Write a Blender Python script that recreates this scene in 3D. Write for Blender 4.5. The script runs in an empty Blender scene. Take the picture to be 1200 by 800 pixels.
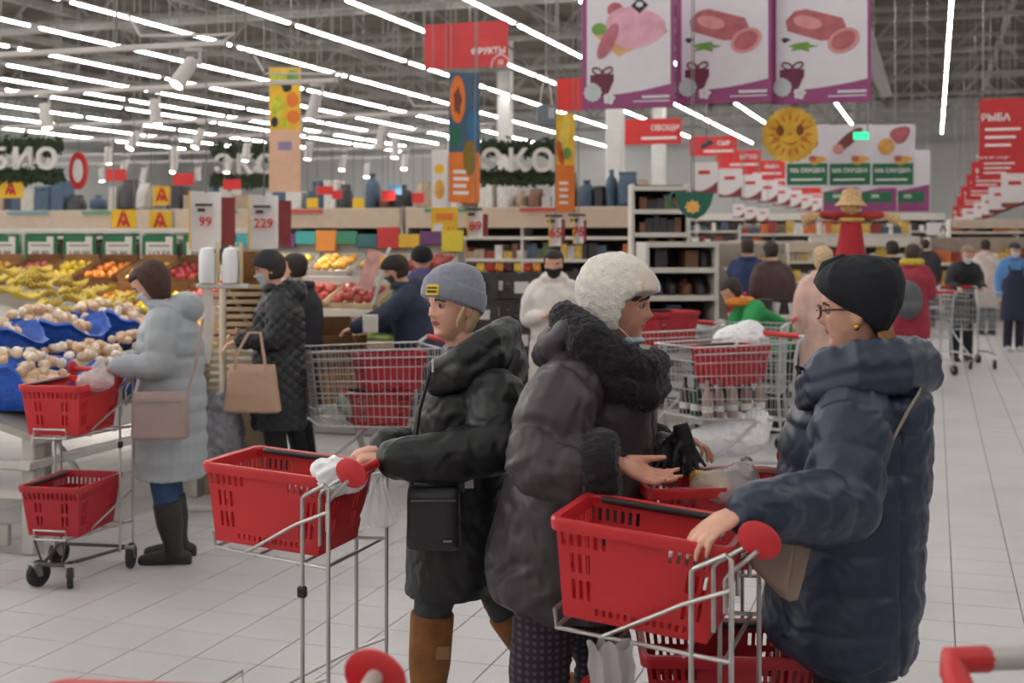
import bpy, math, random
import numpy as np
from mathutils import Vector, Matrix
SC = bpy.context.scene
COL = SC.collection
random.seed(7); RNG = np.random.RandomState(11)
# ------------------------------------------------------------ camera, world, exposure
F, H, HOR = 1500.0, 1.75, 275.0            # focal length in px of the 1200 px frame, eye height, horizon row
TH = math.atan2(495.0, F); CT, ST = math.cos(TH), math.sin(TH)
cam = bpy.data.objects.new('camera', bpy.data.cameras.new('camera'))
COL.objects.link(cam); SC.camera = cam
cam.location = (0, 0, H); cam.rotation_euler = (math.pi/2, 0, TH)
cam.data.sensor_width = 36; cam.data.lens = F/1200*36
cam.data.shift_y = -(400-HOR)/1200
cam.data.clip_start = .05; cam.data.clip_end = 300
cam.data.dof.use_dof = True; cam.data.dof.focus_distance = 4.2; cam.data.dof.aperture_fstop = 3.4
w = bpy.data.worlds.new('world'); SC.world = w; w.use_nodes = True
w.node_tree.nodes['Background'].inputs[0].default_value = (.8, .85, .9, 1)
w.node_tree.nodes['Background'].inputs[1].default_value = .25
SC.view_settings.view_transform = 'Standard'; SC.view_settings.look = 'None'
SC.view_settings.gamma = 1; SC.view_settings.use_curve_mapping = False
SC.view_settings.exposure = 0.3
SPOT_WATTS = 90.0
TUBE_POWER = 29.0                           # emission of the ceiling strip lights
SC.cycles.use_denoising = True
SC.cycles.max_bounces = 6; SC.cycles.diffuse_bounces = 3; SC.cycles.glossy_bounces = 3
SC.cycles.transparent_max_bounces = 8; SC.cycles.transmission_bounces = 3
SC.cycles.caustics_reflective = False; SC.cycles.caustics_refractive = False
SC.cycles.sample_clamp_indirect = 4

def W(px, d, z=0.0):                        # image column + depth -> place in the hall
    x = (px-600)/F*d
    return Vector((x*CT-d*ST, x*ST+d*CT, z))
def ZP(py, d): return H-(py-HOR)*d/F        # image row at a depth -> height
def WP(px, py, d): return W(px, d, ZP(py, d))
def G(px, py): return W(px, F*H/(py-HOR))   # point on the floor
def proj(p):
    xr = p[0]*CT+p[1]*ST; d = -p[0]*ST+p[1]*CT
    return 600+F*xr/d, HOR+F*(H-p[2])/d, d
# ------------------------------------------------------------ materials
def lin(c):
    return tuple(((x/255)/12.92 if x/255 <= .04045 else ((x/255+.055)/1.055)**2.4) for x in c)
MATS = {}
def mat(name, col, rough=.6, metal=0.0, var=.08, vs=6.0, bump=0.0, bs=40.0, emit=None, es=0.0, alpha=1.0, col2=None, mix=None, sheen=0.0, spec=.5, trans=0.0, coat=0.0, sss=0.0, ridge=False):
    if name in MATS: return MATS[name]
    m = bpy.data.materials.new(name); m.use_nodes = True
    nt = m.node_tree; b = nt.nodes['Principled BSDF']; L = nt.links
    c = lin(col)
    b.inputs['Roughness'].default_value = rough; b.inputs['Metallic'].default_value = metal
    b.inputs['Specular IOR Level'].default_value = spec
    tc = nt.nodes.new('ShaderNodeTexCoord')
    if var > 0 or col2:
        n = nt.nodes.new('ShaderNodeTexNoise'); n.inputs['Scale'].default_value = vs; n.inputs['Detail'].default_value = 3
        L.new(tc.outputs['Object'], n.inputs['Vector'])
        r = nt.nodes.new('ShaderNodeValToRGB')
        a = tuple(x*(1-var) for x in c); e = lin(col2) if col2 else tuple(min(1, x*(1+var)) for x in c)
        r.color_ramp.elements[0].color = (*a, 1); r.color_ramp.elements[1].color = (*e, 1)
        r.color_ramp.elements[0].position = .35; r.color_ramp.elements[1].position = .65
        L.new(n.outputs['Fac'], r.inputs['Fac']); L.new(r.outputs['Color'], b.inputs['Base Color'])
    else: b.inputs['Base Color'].default_value = (*c, 1)
    if bump > 0:
        n2 = nt.nodes.new('ShaderNodeTexNoise'); n2.inputs['Scale'].default_value = bs; n2.inputs['Detail'].default_value = 4
        if ridge: n2.noise_type = 'RIDGED_MULTIFRACTAL'; n2.inputs['Detail'].default_value = 2.5; n2.inputs['Distortion'].default_value = .6; n2.inputs['Gain'].default_value = 1.2
        L.new(tc.outputs['Object'], n2.inputs['Vector'])
        bp = nt.nodes.new('ShaderNodeBump'); bp.inputs['Strength'].default_value = bump; bp.inputs['Distance'].default_value = .01
        L.new(n2.outputs['Fac'], bp.inputs['Height']); L.new(bp.outputs['Normal'], b.inputs['Normal'])
    if emit: b.inputs['Emission Color'].default_value = (*lin(emit), 1); b.inputs['Emission Strength'].default_value = es
    if alpha < 1: b.inputs['Alpha'].default_value = alpha
    if sheen: b.inputs['Sheen Weight'].default_value = sheen; b.inputs['Sheen Roughness'].default_value = .4
    if trans: b.inputs['Transmission Weight'].default_value = trans
    if coat: b.inputs['Coat Weight'].default_value = coat
    if sss: b.inputs['Subsurface Weight'].default_value = sss; b.inputs['Subsurface Radius'].default_value = (.012, .005, .003)
    MATS[name] = m
    return m
# ------------------------------------------------------------ objects
def tag(o, label=None, cat=None, group=None, kind=None):
    if label: o['label'] = label
    if cat: o['category'] = cat
    if group: o['group'] = group
    if kind: o['kind'] = kind
    return o
def thing(name, label, cat, loc=(0, 0, 0), rz=0.0, group=None, kind=None):
    o = bpy.data.objects.new(name, None); COL.objects.link(o)
    o.empty_display_size = .1; o.location = loc; o.rotation_euler = (0, 0, rz)
    return tag(o, label, cat, group, kind)
def inst(mesh, name, parent=None, loc=(0, 0, 0), rot=(0, 0, 0), sc=(1, 1, 1)):
    o = bpy.data.objects.new(name, mesh); COL.objects.link(o)
    o.parent = parent; o.location = loc; o.rotation_euler = rot
    o.scale = sc if hasattr(sc, '__len__') else (sc, sc, sc)
    return o
def copy_tree(o, parent=None):
    cpy = o.copy(); COL.objects.link(cpy); cpy.parent = parent
    for ch in list(o.children): copy_tree(ch, cpy)
    return cpy
def orient(vecx, vecz=(0, 0, 1)):
    x = Vector(vecx).normalized(); y = Vector(vecz).cross(x).normalized(); z = x.cross(y)
    return Matrix((x, y, z)).transposed()
class MB:
    def __init__(s): s.v = []; s.f = []; s.mi = []; s.cur = 0
    def add(s, vs, fs, M=None):
        o = len(s.v)
        if M is not None:
            vs = [M @ Vector(p) for p in vs]
        s.v += [tuple(p) for p in vs]
        s.f += [tuple(i+o for i in f) for f in fs]; s.mi += [s.cur]*len(fs)
        return s
    def m(s, i): s.cur = i; return s
    def box(s, c, sz, rz=0.0, R=None, bev=0.0):
        hx, hy, hz = sz[0]/2, sz[1]/2, sz[2]/2
        if R is None: R = Matrix.Rotation(rz, 3, 'Z')
        c = Vector(c)
        if bev > 0:                              # chamfered box
            b = min(bev, hx*.9, hy*.9, hz*.9); vs = []; idx = {}
            for sx in (-1, 1):
                for sy in (-1, 1):
                    for sz_ in (-1, 1):
                        for k in range(3):
                            p = [sx*hx, sy*hy, sz_*hz]
                            for q in range(3):
                                if q != k: p[q] -= (sx, sy, sz_)[q]*b
                            idx[(sx, sy, sz_, k)] = len(vs); vs.append(c+R @ Vector(p))
            fs = []
            for k in range(3):
                for sg in (-1, 1):
                    a, e = (k+1) % 3, (k+2) % 3
                    def key(u, w_):
                        t = [0, 0, 0]; t[k] = sg; t[a] = u; t[e] = w_; return idx[(*t, k)]
                    q = [key(-1, -1), key(1, -1), key(1, 1), key(-1, 1)]
                    fs.append(q if sg > 0 else q[::-1])
            for k in range(3):                     # edges along axis k
                a, e = (k+1) % 3, (k+2) % 3
                for u in (-1, 1):
                    for w_ in (-1, 1):
                        def key2(sg, kk):
                            t = [0, 0, 0]; t[k] = sg; t[a] = u; t[e] = w_; return idx[(*t, kk)]
                        q = [key2(-1, a), key2(1, a), key2(1, e), key2(-1, e)]
                        fs.append(q if u*w_ < 0 else q[::-1])
            for sx in (-1, 1):
                for sy in (-1, 1):
                    for sz_ in (-1, 1):
                        q = [idx[(sx, sy, sz_, 0)], idx[(sx, sy, sz_, 1)], idx[(sx, sy, sz_, 2)]]
                        fs.append(q if sx*sy*sz_ > 0 else q[::-1])
            return s.add(vs, fs)
        vs = [c+R @ Vector((x*hx, y*hy, z*hz)) for z in (-1, 1) for y in (-1, 1) for x in (-1, 1)]
        return s.add(vs, [(0, 2, 3, 1), (4, 5, 7, 6), (0, 1, 5, 4), (2, 6, 7, 3), (0, 4, 6, 2), (1, 3, 7, 5)])
    def loft(s, rings, cap=True, closed=False):
        n = len(rings[0]); vs = [p for r in rings for p in r]; fs = []
        m = len(rings)
        for i in range(m if closed else m-1):
            j = (i+1) % m
            for k in range(n):
                l = (k+1) % n
                fs.append((i*n+k, i*n+l, j*n+l, j*n+k))
        if cap and not closed:
            fs.append(tuple(range(n))[::-1]); fs.append(tuple((m-1)*n+k for k in range(n)))
        return s.add(vs, fs)
    def tube(s, pts, r, n=8, closed=False, cap=True, flat=1.0, up=None, rnd=False):
        P = [Vector(p) for p in pts]; m = len(P)
        R = [r]*m if not hasattr(r, '__len__') else list(r)
        if rnd and not closed:                   # rounded ends
            a = (P[0]-P[1]).normalized(); b = (P[-1]-P[-2]).normalized()
            P = [P[0]+a*R[0]*.85, P[0]+a*R[0]*.5]+P+[P[-1]+b*R[-1]*.5, P[-1]+b*R[-1]*.85]
            R = [R[0]*.4, R[0]*.84]+R+[R[-1]*.84, R[-1]*.4]; m += 4
        T = []
        for i in range(m):
            if closed: t = P[(i+1) % m]-P[i-1]
            else: t = P[min(i+1, m-1)]-P[max(i-1, 0)]
            T.append(t.normalized() if t.length > 1e-9 else Vector((0, 0, 1)))
        u = Vector(up) if up else (Vector((0, 0, 1)) if abs(T[0].z) < .9 else Vector((0, 1, 0)))
        rings = []
        for i in range(m):
            u = u-T[i]*u.dot(T[i])
            if u.length < 1e-6: u = T[i].orthogonal()
            u = u.normalized(); v = T[i].cross(u)
            rings.append([P[i]+(u*math.cos(2*math.pi*k/n)*flat+v*math.sin(2*math.pi*k/n))*R[i] for k in range(n)])
        return s.loft(rings, cap, closed)
    def ell(s, c, r, R=None, nu=14, nv=9):
        if not hasattr(r, '__len__'): r = (r, r, r)
        c = Vector(c); vs = []; fs = []
        R = R or Matrix.Identity(3)
        vs.append(c+R @ Vector((0, 0, -r[2])))
        for i in range(1, nv):
            a = -math.pi/2+math.pi*i/nv
            for k in range(nu):
                b = 2*math.pi*k/nu
                vs.append(c+R @ Vector((r[0]*math.cos(a)*math.cos(b), r[1]*math.cos(a)*math.sin(b), r[2]*math.sin(a))))
        vs.append(c+R @ Vector((0, 0, r[2]))); top = len(vs)-1
        for k in range(nu):
            fs.append((0, 1+(k+1) % nu, 1+k)); fs.append((top, top-nu+k, top-nu+(k+1) % nu))
        for i in range(nv-2):
            for k in range(nu):
                a = 1+i*nu+k; b = 1+i*nu+(k+1) % nu
                fs.append((a, b, b+nu, a+nu))
        return s.add(vs, fs)
    def lathe(s, prof, c=(0, 0, 0), n=14, R=None):
        c = Vector(c); R = R or Matrix.Identity(3)
        return s.loft([[c+R @ Vector((r*math.cos(2*math.pi*k/n), r*math.sin(2*math.pi*k/n), z)) for k in range(n)] for r, z in prof])
    def prism(s, poly, t, M=None):               # polygon in the local XZ plane, thickness t along Y
        n = len(poly)
        vs = [Vector((x, -t/2, z)) for x, z in poly]+[Vector((x, t/2, z)) for x, z in poly]
        fs = [tuple(range(n)), tuple(range(n, 2*n))[::-1]]+[(i, i+n, (i+1) % n+n, (i+1) % n) for i in range(n)]
        return s.add(vs, fs, M)
    def mesh(s, name, mats, smooth=True):
        me = bpy.data.meshes.new(name); me.from_pydata(s.v, [], s.f)
        for m_ in (mats if isinstance(mats, (list, tuple)) else [mats]): me.materials.append(m_)
        if s.mi and max(s.mi) > 0: me.polygons.foreach_set('material_index', s.mi)
        if smooth: smooth_by_angle(me)
        me.update(); return me
    def build(s, name, mats, parent=None, loc=(0, 0, 0), rot=(0, 0, 0), smooth=True):
        return inst(s.mesh(name, mats, smooth), name, parent, loc, rot)
def smooth_by_angle(me, ang=.7):
    me.polygons.foreach_set('use_smooth', [True]*len(me.polygons))
    try: me.set_sharp_from_angle(angle=ang)
    except Exception: pass
def snoise(P, scale, seed, octv=3):              # smooth pseudo-noise in about -1..1 for an Nx3 array
    r = np.random.RandomState(seed); out = np.zeros(len(P)); amp = 1.0; tot = 0
    Q = P*scale
    Q = Q+.6*np.sin(Q[:, [1, 2, 0]]*1.7+r.rand(3)*6)
    for o in range(octv):
        acc = np.zeros(len(P))
        for k in range(4):
            d = r.randn(3); d /= np.linalg.norm(d)
            acc += np.sin(Q @ d*(2.0+r.rand()*1.5)+r.rand()*6.28)
        out += amp*acc/4; tot += amp; amp *= .5; Q = Q*2.1+3.1
    return out/tot
TMP = bpy.data.scenes.new('workbench')               # small scene used only to evaluate modifiers, removed at the end
def evaluated(o):
    vl = TMP.view_layers[0]; vl.update(); dg = vl.depsgraph
    out = bpy.data.meshes.new_from_object(o.evaluated_get(dg), depsgraph=dg)
    bpy.data.objects.remove(o); return out
def remeshed(mb, name, mats, voxel, smooth=4, disp=None, shade=True):
    me = bpy.data.meshes.new('tmp'); me.from_pydata(mb.v, [], mb.f)
    o = bpy.data.objects.new('tmp', me); TMP.collection.objects.link(o)
    md = o.modifiers.new('r', 'REMESH'); md.mode = 'VOXEL'; md.voxel_size = voxel; md.adaptivity = 0
    if smooth:
        sm = o.modifiers.new('s', 'SMOOTH'); sm.iterations = smooth; sm.factor = .5
    out = evaluated(o); bpy.data.meshes.remove(me)
    out.name = name; out.materials.clear()
    for m_ in (mats if isinstance(mats, (list, tuple)) else [mats]): out.materials.append(m_)
    if disp is not None:
        n = len(out.vertices); co = np.empty(n*3); nr = np.empty(n*3)
        out.vertices.foreach_get('co', co); out.vertex_normals.foreach_get('vector', nr)
        co = co.reshape(-1, 3); nr = nr.reshape(-1, 3)
        co = co+nr*disp(co)[:, None]
        out.vertices.foreach_set('co', co.ravel())
    out.polygons.foreach_set('use_smooth', [True]*len(out.polygons)); out.update()
    return out
TEXTS = {}
def text_mesh(txt, size, m, depth=.002, bold=False):
    k = (txt, size, m.name, depth, bold)
    if k in TEXTS: return TEXTS[k]
    cu = bpy.data.curves.new('lettering', 'FONT'); cu.body = txt; cu.size = size; cu.extrude = depth
    cu.align_x = 'CENTER'; cu.align_y = 'CENTER'; cu.resolution_u = 2
    if bold: cu.offset = size*.025
    o = bpy.data.objects.new('tmp', cu); TMP.collection.objects.link(o)
    me = evaluated(o); me.materials.clear(); me.materials.append(m); me.name = 'lettering'
    TEXTS[k] = me
    return me
# ============================================================ the hall: floor, roof, walls, columns
def floor_mat():
    m = bpy.data.materials.new('floor_tile'); m.use_nodes = True; nt = m.node_tree; b = nt.nodes['Principled BSDF']; L = nt.links
    g = nt.nodes.new('ShaderNodeNewGeometry')
    n = nt.nodes.new('ShaderNodeTexNoise'); n.inputs['Scale'].default_value = 1.3; n.inputs['Detail'].default_value = 5
    L.new(g.outputs['Position'], n.inputs['Vector'])
    r = nt.nodes.new('ShaderNodeValToRGB')
    r.color_ramp.elements[0].color = (*lin((190, 186, 186)), 1); r.color_ramp.elements[1].color = (*lin((203, 199, 198)), 1)
    r.color_ramp.elements[0].position = .3; r.color_ramp.elements[1].position = .7
    L.new(n.outputs['Fac'], r.inputs['Fac']); L.new(r.outputs['Color'], b.inputs['Base Color'])
    b.inputs['Roughness'].default_value = .42
    return m
FLOOR = floor_mat()
GROUT = mat('grout', (112, 108, 107), .9, var=.05)
def floor_far_mat():
    m = bpy.data.materials.new('floor_far'); m.use_nodes = True; nt = m.node_tree; b = nt.nodes['Principled BSDF']; L = nt.links
    g = nt.nodes.new('ShaderNodeNewGeometry'); mp = nt.nodes.new('ShaderNodeMapping')
    mp.inputs['Location'].default_value = (-.085, -4.624+.002, 0)
    L.new(g.outputs['Position'], mp.inputs['Vector'])
    t = nt.nodes.new('ShaderNodeTexBrick'); t.offset = 0; t.inputs['Scale'].default_value = 1
    t.inputs['Brick Width'].default_value = .3; t.inputs['Row Height'].default_value = .3; t.inputs['Mortar Size'].default_value = .0032
    t.inputs['Color1'].default_value = t.inputs['Color2'].default_value = (*lin((196, 192, 192)), 1)
    t.inputs['Mortar'].default_value = (*lin((74, 70, 70)), 1)
    L.new(mp.outputs[0], t.inputs['Vector']); L.new(t.outputs['Color'], b.inputs['Base Color']); b.inputs['Roughness'].default_value = .45
    return m
XL, XR, YB, YF, ZC = -42.0, 14.0, -14.0, 64.0, 8.2
fl = MB().box(((XL+XR)/2, (YB+YF)/2, -.104), (XR-XL, YF-YB, .2)).build('floor', floor_far_mat())
tag(fl, 'pale grey square tiled shop floor', None, None, 'structure')
tb = MB()                                            # one tile, chamfered, top at z = 0
T = .2945
a, e = T/2, T/2-.0012
tb.add([(-a, -a, -.004), (a, -a, -.004), (a, a, -.004), (-a, a, -.004), (-a, -a, -.0012), (a, -a, -.0012), (a, a, -.0012), (-a, a, -.0012), (-e, -e, 0), (e, -e, 0), (e, e, 0), (-e, e, 0)],
       [(0, 1, 5, 4), (1, 2, 6, 5), (2, 3, 7, 6), (3, 0, 4, 7), (4, 5, 9, 8), (5, 6, 10, 9), (6, 7, 11, 10), (7, 4, 8, 11), (8, 9, 10, 11)])
tile_me = tb.mesh('tile', FLOOR, smooth=False)
cells = []
for i in range(-66, 14):
    for j in range(-8, 112):
        x = .085+.3*(i+.5); y = 4.624+.3*(j+.5)
        px, py, d = proj((x, y, 0))
        vis = d > 1 and -40 < px < 1240 and py < 830
        cells.append((not vis, d, x, y))
cells.sort()
for q, (nv, d, x, y) in enumerate(cells[:300]): inst(tile_me, 'tile', fl, (x, y, 0))
rest = np.array([(x, y, 0) for _, _, x, y in cells[300:]]); tv = np.array([p for p in tb.v]); tf = np.array(tb.f)
V = (rest[:, None, :]+tv[None]).reshape(-1, 3); Fc = (tf[None]+np.arange(len(rest))[:, None, None]*len(tv)).reshape(-1, 4)
me = bpy.data.meshes.new('tile_field'); me.from_pydata(V.tolist(), [], Fc.tolist()); me.materials.append(FLOOR)
tag(inst(me, 'tile_field', fl), kind='stuff')

WALL = mat('wall_paint', (176, 176, 172), .8, var=.04, vs=.6)
ROOF = mat('roof_deck', (92, 84, 74), .8, var=.25, vs=1.5)
STEEL = mat('roof_steel', (122, 118, 111), .6, var=.1, vs=3)
# roof deck with trapezoidal ribs running across the hall
n = int((YF-YB)/.45); vs = []; fs = []
for i in range(n+1):
    y = YB+i*.45
    for dy, dz in ((0, 0), (.15, 0), (.2, .1), (.4, .1)):
        vs += [(XL, y+dy, ZC+dz), (XR, y+dy, ZC+dz)]
for k in range(len(vs)//2-1): fs.append((2*k, 2*k+1, 2*k+3, 2*k+2))
tag(MB().add(vs, fs).build('ceiling', ROOF, smooth=False), 'dark ribbed steel roof deck high above the shop', None, None, 'structure')
for nm, c, s_ in (('wall_back', ((XL+XR)/2, YF+.1, 4), (XR-XL, .2, 8.6)), ('wall_behind_camera', ((XL+XR)/2, YB-.1, 4), (XR-XL, .2, 8.6)),
                  ('wall_left', (XL-.1, (YF+YB)/2, 4), (.2, YF-YB, 8.6)), ('wall_right', (XR+.1, (YF+YB)/2, 4), (.2, YF-YB, 8.6))):
    tag(MB().box(c, s_).build(nm, WALL), None, None, None, 'structure')
# lattice trusses across the hall
tm = MB()
for z in (6.75, 7.95): tm.box(((XL+XR)/2, 0, z), (XR-XL, .12, .12))
x = XL+.5; k = 0
while x < XR-1.2:
    z0, z1 = (6.75, 7.95) if k % 2 else (7.95, 6.75)
    tm.tube([(x, 0, z0), (x+1.2, 0, z1)], .035, 5); x += 1.2; k += 1
truss = tm.mesh('ceiling_truss', STEEL)
for i in range(11): tag(inst(truss, 'ceiling_truss', None, (0, 3.0+i*5.6, 0)), 'grey lattice steel truss spanning under the roof', None, 'roof trusses', 'structure')
pm = MB()
for k in range(14): pm.box((XL+2+k*4.2, 25, 8.02), (.12, 78, .22))
tag(pm.build('ceiling_purlins', STEEL), None, None, None, 'structure')
# pipes, cable trays and ducts under the roof
def pipe(p, q, r, name, label, cat, m): tag(MB().tube([p, q], r, 10).build(name, m), label, cat)
DUCT = mat('duct_grey', (150, 148, 143), .5, .3, var=.06)
mb = MB(); mb.box((-1.62, 22, 6.62), (.34, 50, .06)); mb.box((-1.79, 22, 6.68), (.03, 50, .14)); mb.box((-1.45, 22, 6.68), (.03, 50, .14))
tag(mb.build('cable_tray', DUCT), 'grey steel cable tray running above the aisle beside the meat banners', 'cable tray')
for y, z, nm in ((15.5, 6.45, 'lowest'), (18.2, 6.9, 'middle'), (21.5, 6.45, 'highest')):
    pipe((-12, y, z), (13, y, z), .06, 'pipe', {'lowest': 'thin grey pipe crossing under the roof nearest the meat banners', 'middle': 'second thin grey pipe crossing under the roof behind the nearest one', 'highest': 'third thin grey pipe crossing under the roof, farthest back'}[nm], 'pipe', DUCT)
pipe((-16, 11.6, 7.3), (13, 12.2, 7.3), .2, 'air_duct', 'thick round air duct crossing under the roof', 'duct', DUCT)
pipe((-30, 27, 7.0), (13, 27, 7.0), .16, 'sprinkler_main', 'grey round pipe crossing the roof far behind the banners', 'pipe', DUCT)
# columns
COLM = mat('column_white', (196, 194, 188), .7, var=.04)
for x, y in [tuple(W(px_, d_)[:2]) for px_, d_ in ((721, 33), (772, 45), (592, 41), (1000, 60))]+[(6, 20), (6, 40), (-20, -6)]:
    mb = MB().box((0, 0, 4.0), (.42, .42, 8.0), bev=.04).box((0, 0, .15), (.5, .5, .3), bev=.03)
    tag(mb.build('column', COLM, None, (x, y, 0)), 'white square column rising to the roof', None, 'columns', 'structure')
# ============================================================ ceiling strip lights
TUBE = mat('strip_light_glow', (255, 255, 255), .4, var=0, emit=(255, 253, 250), es=TUBE_POWER)
TRUNK = mat('light_trunking', (205, 205, 202), .5, var=.02)
tl = MB().box((0, 0, 0), (.055, 5.8, .032)).mesh('diffuser', TUBE, False)
th = MB().box((0, 0, .035), (.06, 6.2, .035)).mesh('trunking', TRUNK, False)
rodm = MB().tube([(0, 0, .06), (0, 0, 1.9)], .01, 4).mesh('hanger', STEEL)
ROWS = [7.2, 3.6, .31, -3.16, -6.4, -8.4, -10.6, -12.9, -15.7, -18.3, -20.8, -23.1, -25.3, -27.1, -30.5, -33.6, -37]
ROWL = ['strip light in the outer roof row off to the right', 'strip light in the first roof row right of the aisle']+['strip light in the roof row straight above the aisle']+['strip light in the %s roof row left of the aisle' % w_ for w_ in ('first', 'second', 'third', 'fourth', 'fifth', 'sixth', 'seventh', 'eighth', 'ninth', 'tenth', 'eleventh', 'twelfth', 'thirteenth', 'fourteenth')]
for ri, x in enumerate(ROWS):
    off = (ri*2.37) % 6.2
    if x == .31: off = 2.0
    y = YB+3+off-3
    while y < YF-3.2:
        t = thing('strip_light', ROWL[ri], 'strip light', (x, y, 6.2), 0, 'strip lights of roof row %s' % ri)
        inst(tl, 'diffuser', t); inst(th, 'trunking', t); inst(rodm, 'hanger', t)
        y += 6.2
# ============================================================ spot lights on tracks over the produce
TRK = mat('track_white', (196, 190, 186), .5, var=.02)
LENS = mat('spot_lens', (255, 250, 240), .4, var=0, emit=(255, 246, 228), es=14)
def spot_mesh():
    b = MB(); prof = [(.0, .0), (.045, 0), (.052, .01), (.055, .04), (.06, .2), (.064, .27), (.058, .27), (.05, .262)]
    b.lathe([(max(r, .002), -z) for r, z in prof], n=14)
    return b.mesh('lamp_head', TRK)
spot_head = spot_mesh()
spot_lens = MB().lathe([(.002, -.262), (.05, -.262), (.05, -.258), (.002, -.258)], n=14).mesh('lens', LENS)
spot_arm = MB().box((0, 0, -.012), (.14, .035, .03), bev=.005).tube([(.05, 0, -.02), (.05, 0, -.1)], .012, 6).box((.045, 0, -.11), (.03, .06, .05), bev=.008).mesh('bracket', TRK)
TRZ = 3.22
TR = [(8.75, 265, 'nearest'), (11.2, 395, 'second'), (14.6, 555, 'third'), (17.0, 575, 'fourth'), (20.2, 600, 'fifth'), (22.6, 610, 'sixth')]
def at_track(px, Y):                        # point of a track (constant Y) seen in column px
    k = (px-600)/F; d = Y/(k*ST+CT); return W(px, d, TRZ)
SPOTS = {0: [(227, 25, 30), (-40, 25, 30), (-190, 20, 0)], 1: [(52, -12, 10), (181, -10, 12), (372, 12, 10)], 2: [(55, 16, 20), (162, 18, 25), (237, 16, 22), (349, 22, 20), (540, 25, 20), (450, 10, 0)],
         3: [(61, 4, 0), (127, -5, 5), (205, 4, 0), (290, 6, 8), (363, 5, 12), (463, 0, 10), (530, 5, 0)], 4: [(40, 10, 15), (92, 5, 20), (148, 8, 20), (207, 10, 25), (268, 5, 15), (330, 8, 20), (403, 5, 20), (475, 4, 20)], 5: [(118, -10, 10), (170, 8, 5), (232, 0, 0), (300, 0, 10), (430, 0, 15)]}
ordw = ['nearest', 'second', 'third', 'fourth', 'fifth', 'sixth']
for k, (Y, pend, nm) in enumerate(TR):
    e = at_track(pend, Y); x0 = -17.0-k*1.5
    t = thing('lighting_track', '%s white lighting track hung across the produce section' % ('nearest' if k == 0 else ('farthest' if k == 5 else ordw[k]+' nearest')), 'lighting track', (x0, Y, TRZ))
    MB().box(((e.x-x0)/2, 0, .02), (e.x-x0, .05, .045), bev=.006).build('rail', TRK, t)
    MB().tube([(e.x-x0-.02, 0, .04), (e.x-x0+.07, 0, .09), (e.x-x0-.1, .03, .09), (e.x-x0-.8, .03, .12), (e.x-x0-.9, 0, .3)], .012, 6).build('cable', TRK, t)
    xx = e.x-x0-1.0
    while xx > 0:
        MB().tube([(xx, 0, .03), (xx, 0, ZC-TRZ)], .011, 5).build('hanger', STEEL, t); xx -= 3.1
    for q, (px, tx, ty) in enumerate(SPOTS[k]):
        p = at_track(px, Y)
        rk = sorted([c[0] for c in SPOTS[k]], reverse=True).index(px)
        lab = 'white spotlight on the %s lighting track, %s from its right end' % ('nearest' if k == 0 else ('farthest' if k == 5 else ordw[k]+' nearest'), ['first', 'second', 'third', 'fourth', 'fifth', 'sixth', 'seventh', 'eighth'][rk])
        s_ = thing('track_spotlight', lab, 'spotlight', (p.x, p.y, TRZ-.005), TH, 'spotlights on the %s track' % ordw[k])
        inst(spot_arm, 'bracket', s_)
        hd = inst(spot_head, 'lamp_head', s_, (0, -.02, -.1), (math.radians(-ty), math.radians(tx), 0)); inst(spot_lens, 'lens', hd)
        if k < 4:
            ld = bpy.data.lights.new('spot_beam', 'SPOT'); ld.energy = SPOT_WATTS*(.5 if k == 0 else 2.2); ld.spot_size = 1.25; ld.spot_blend = .8; ld.shadow_soft_size = .05; ld.color = (1, .9, .76)
            lo = bpy.data.objects.new('spot_beam', ld); COL.objects.link(lo); lo.parent = hd; lo.location = (0, 0, -.275)
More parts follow.
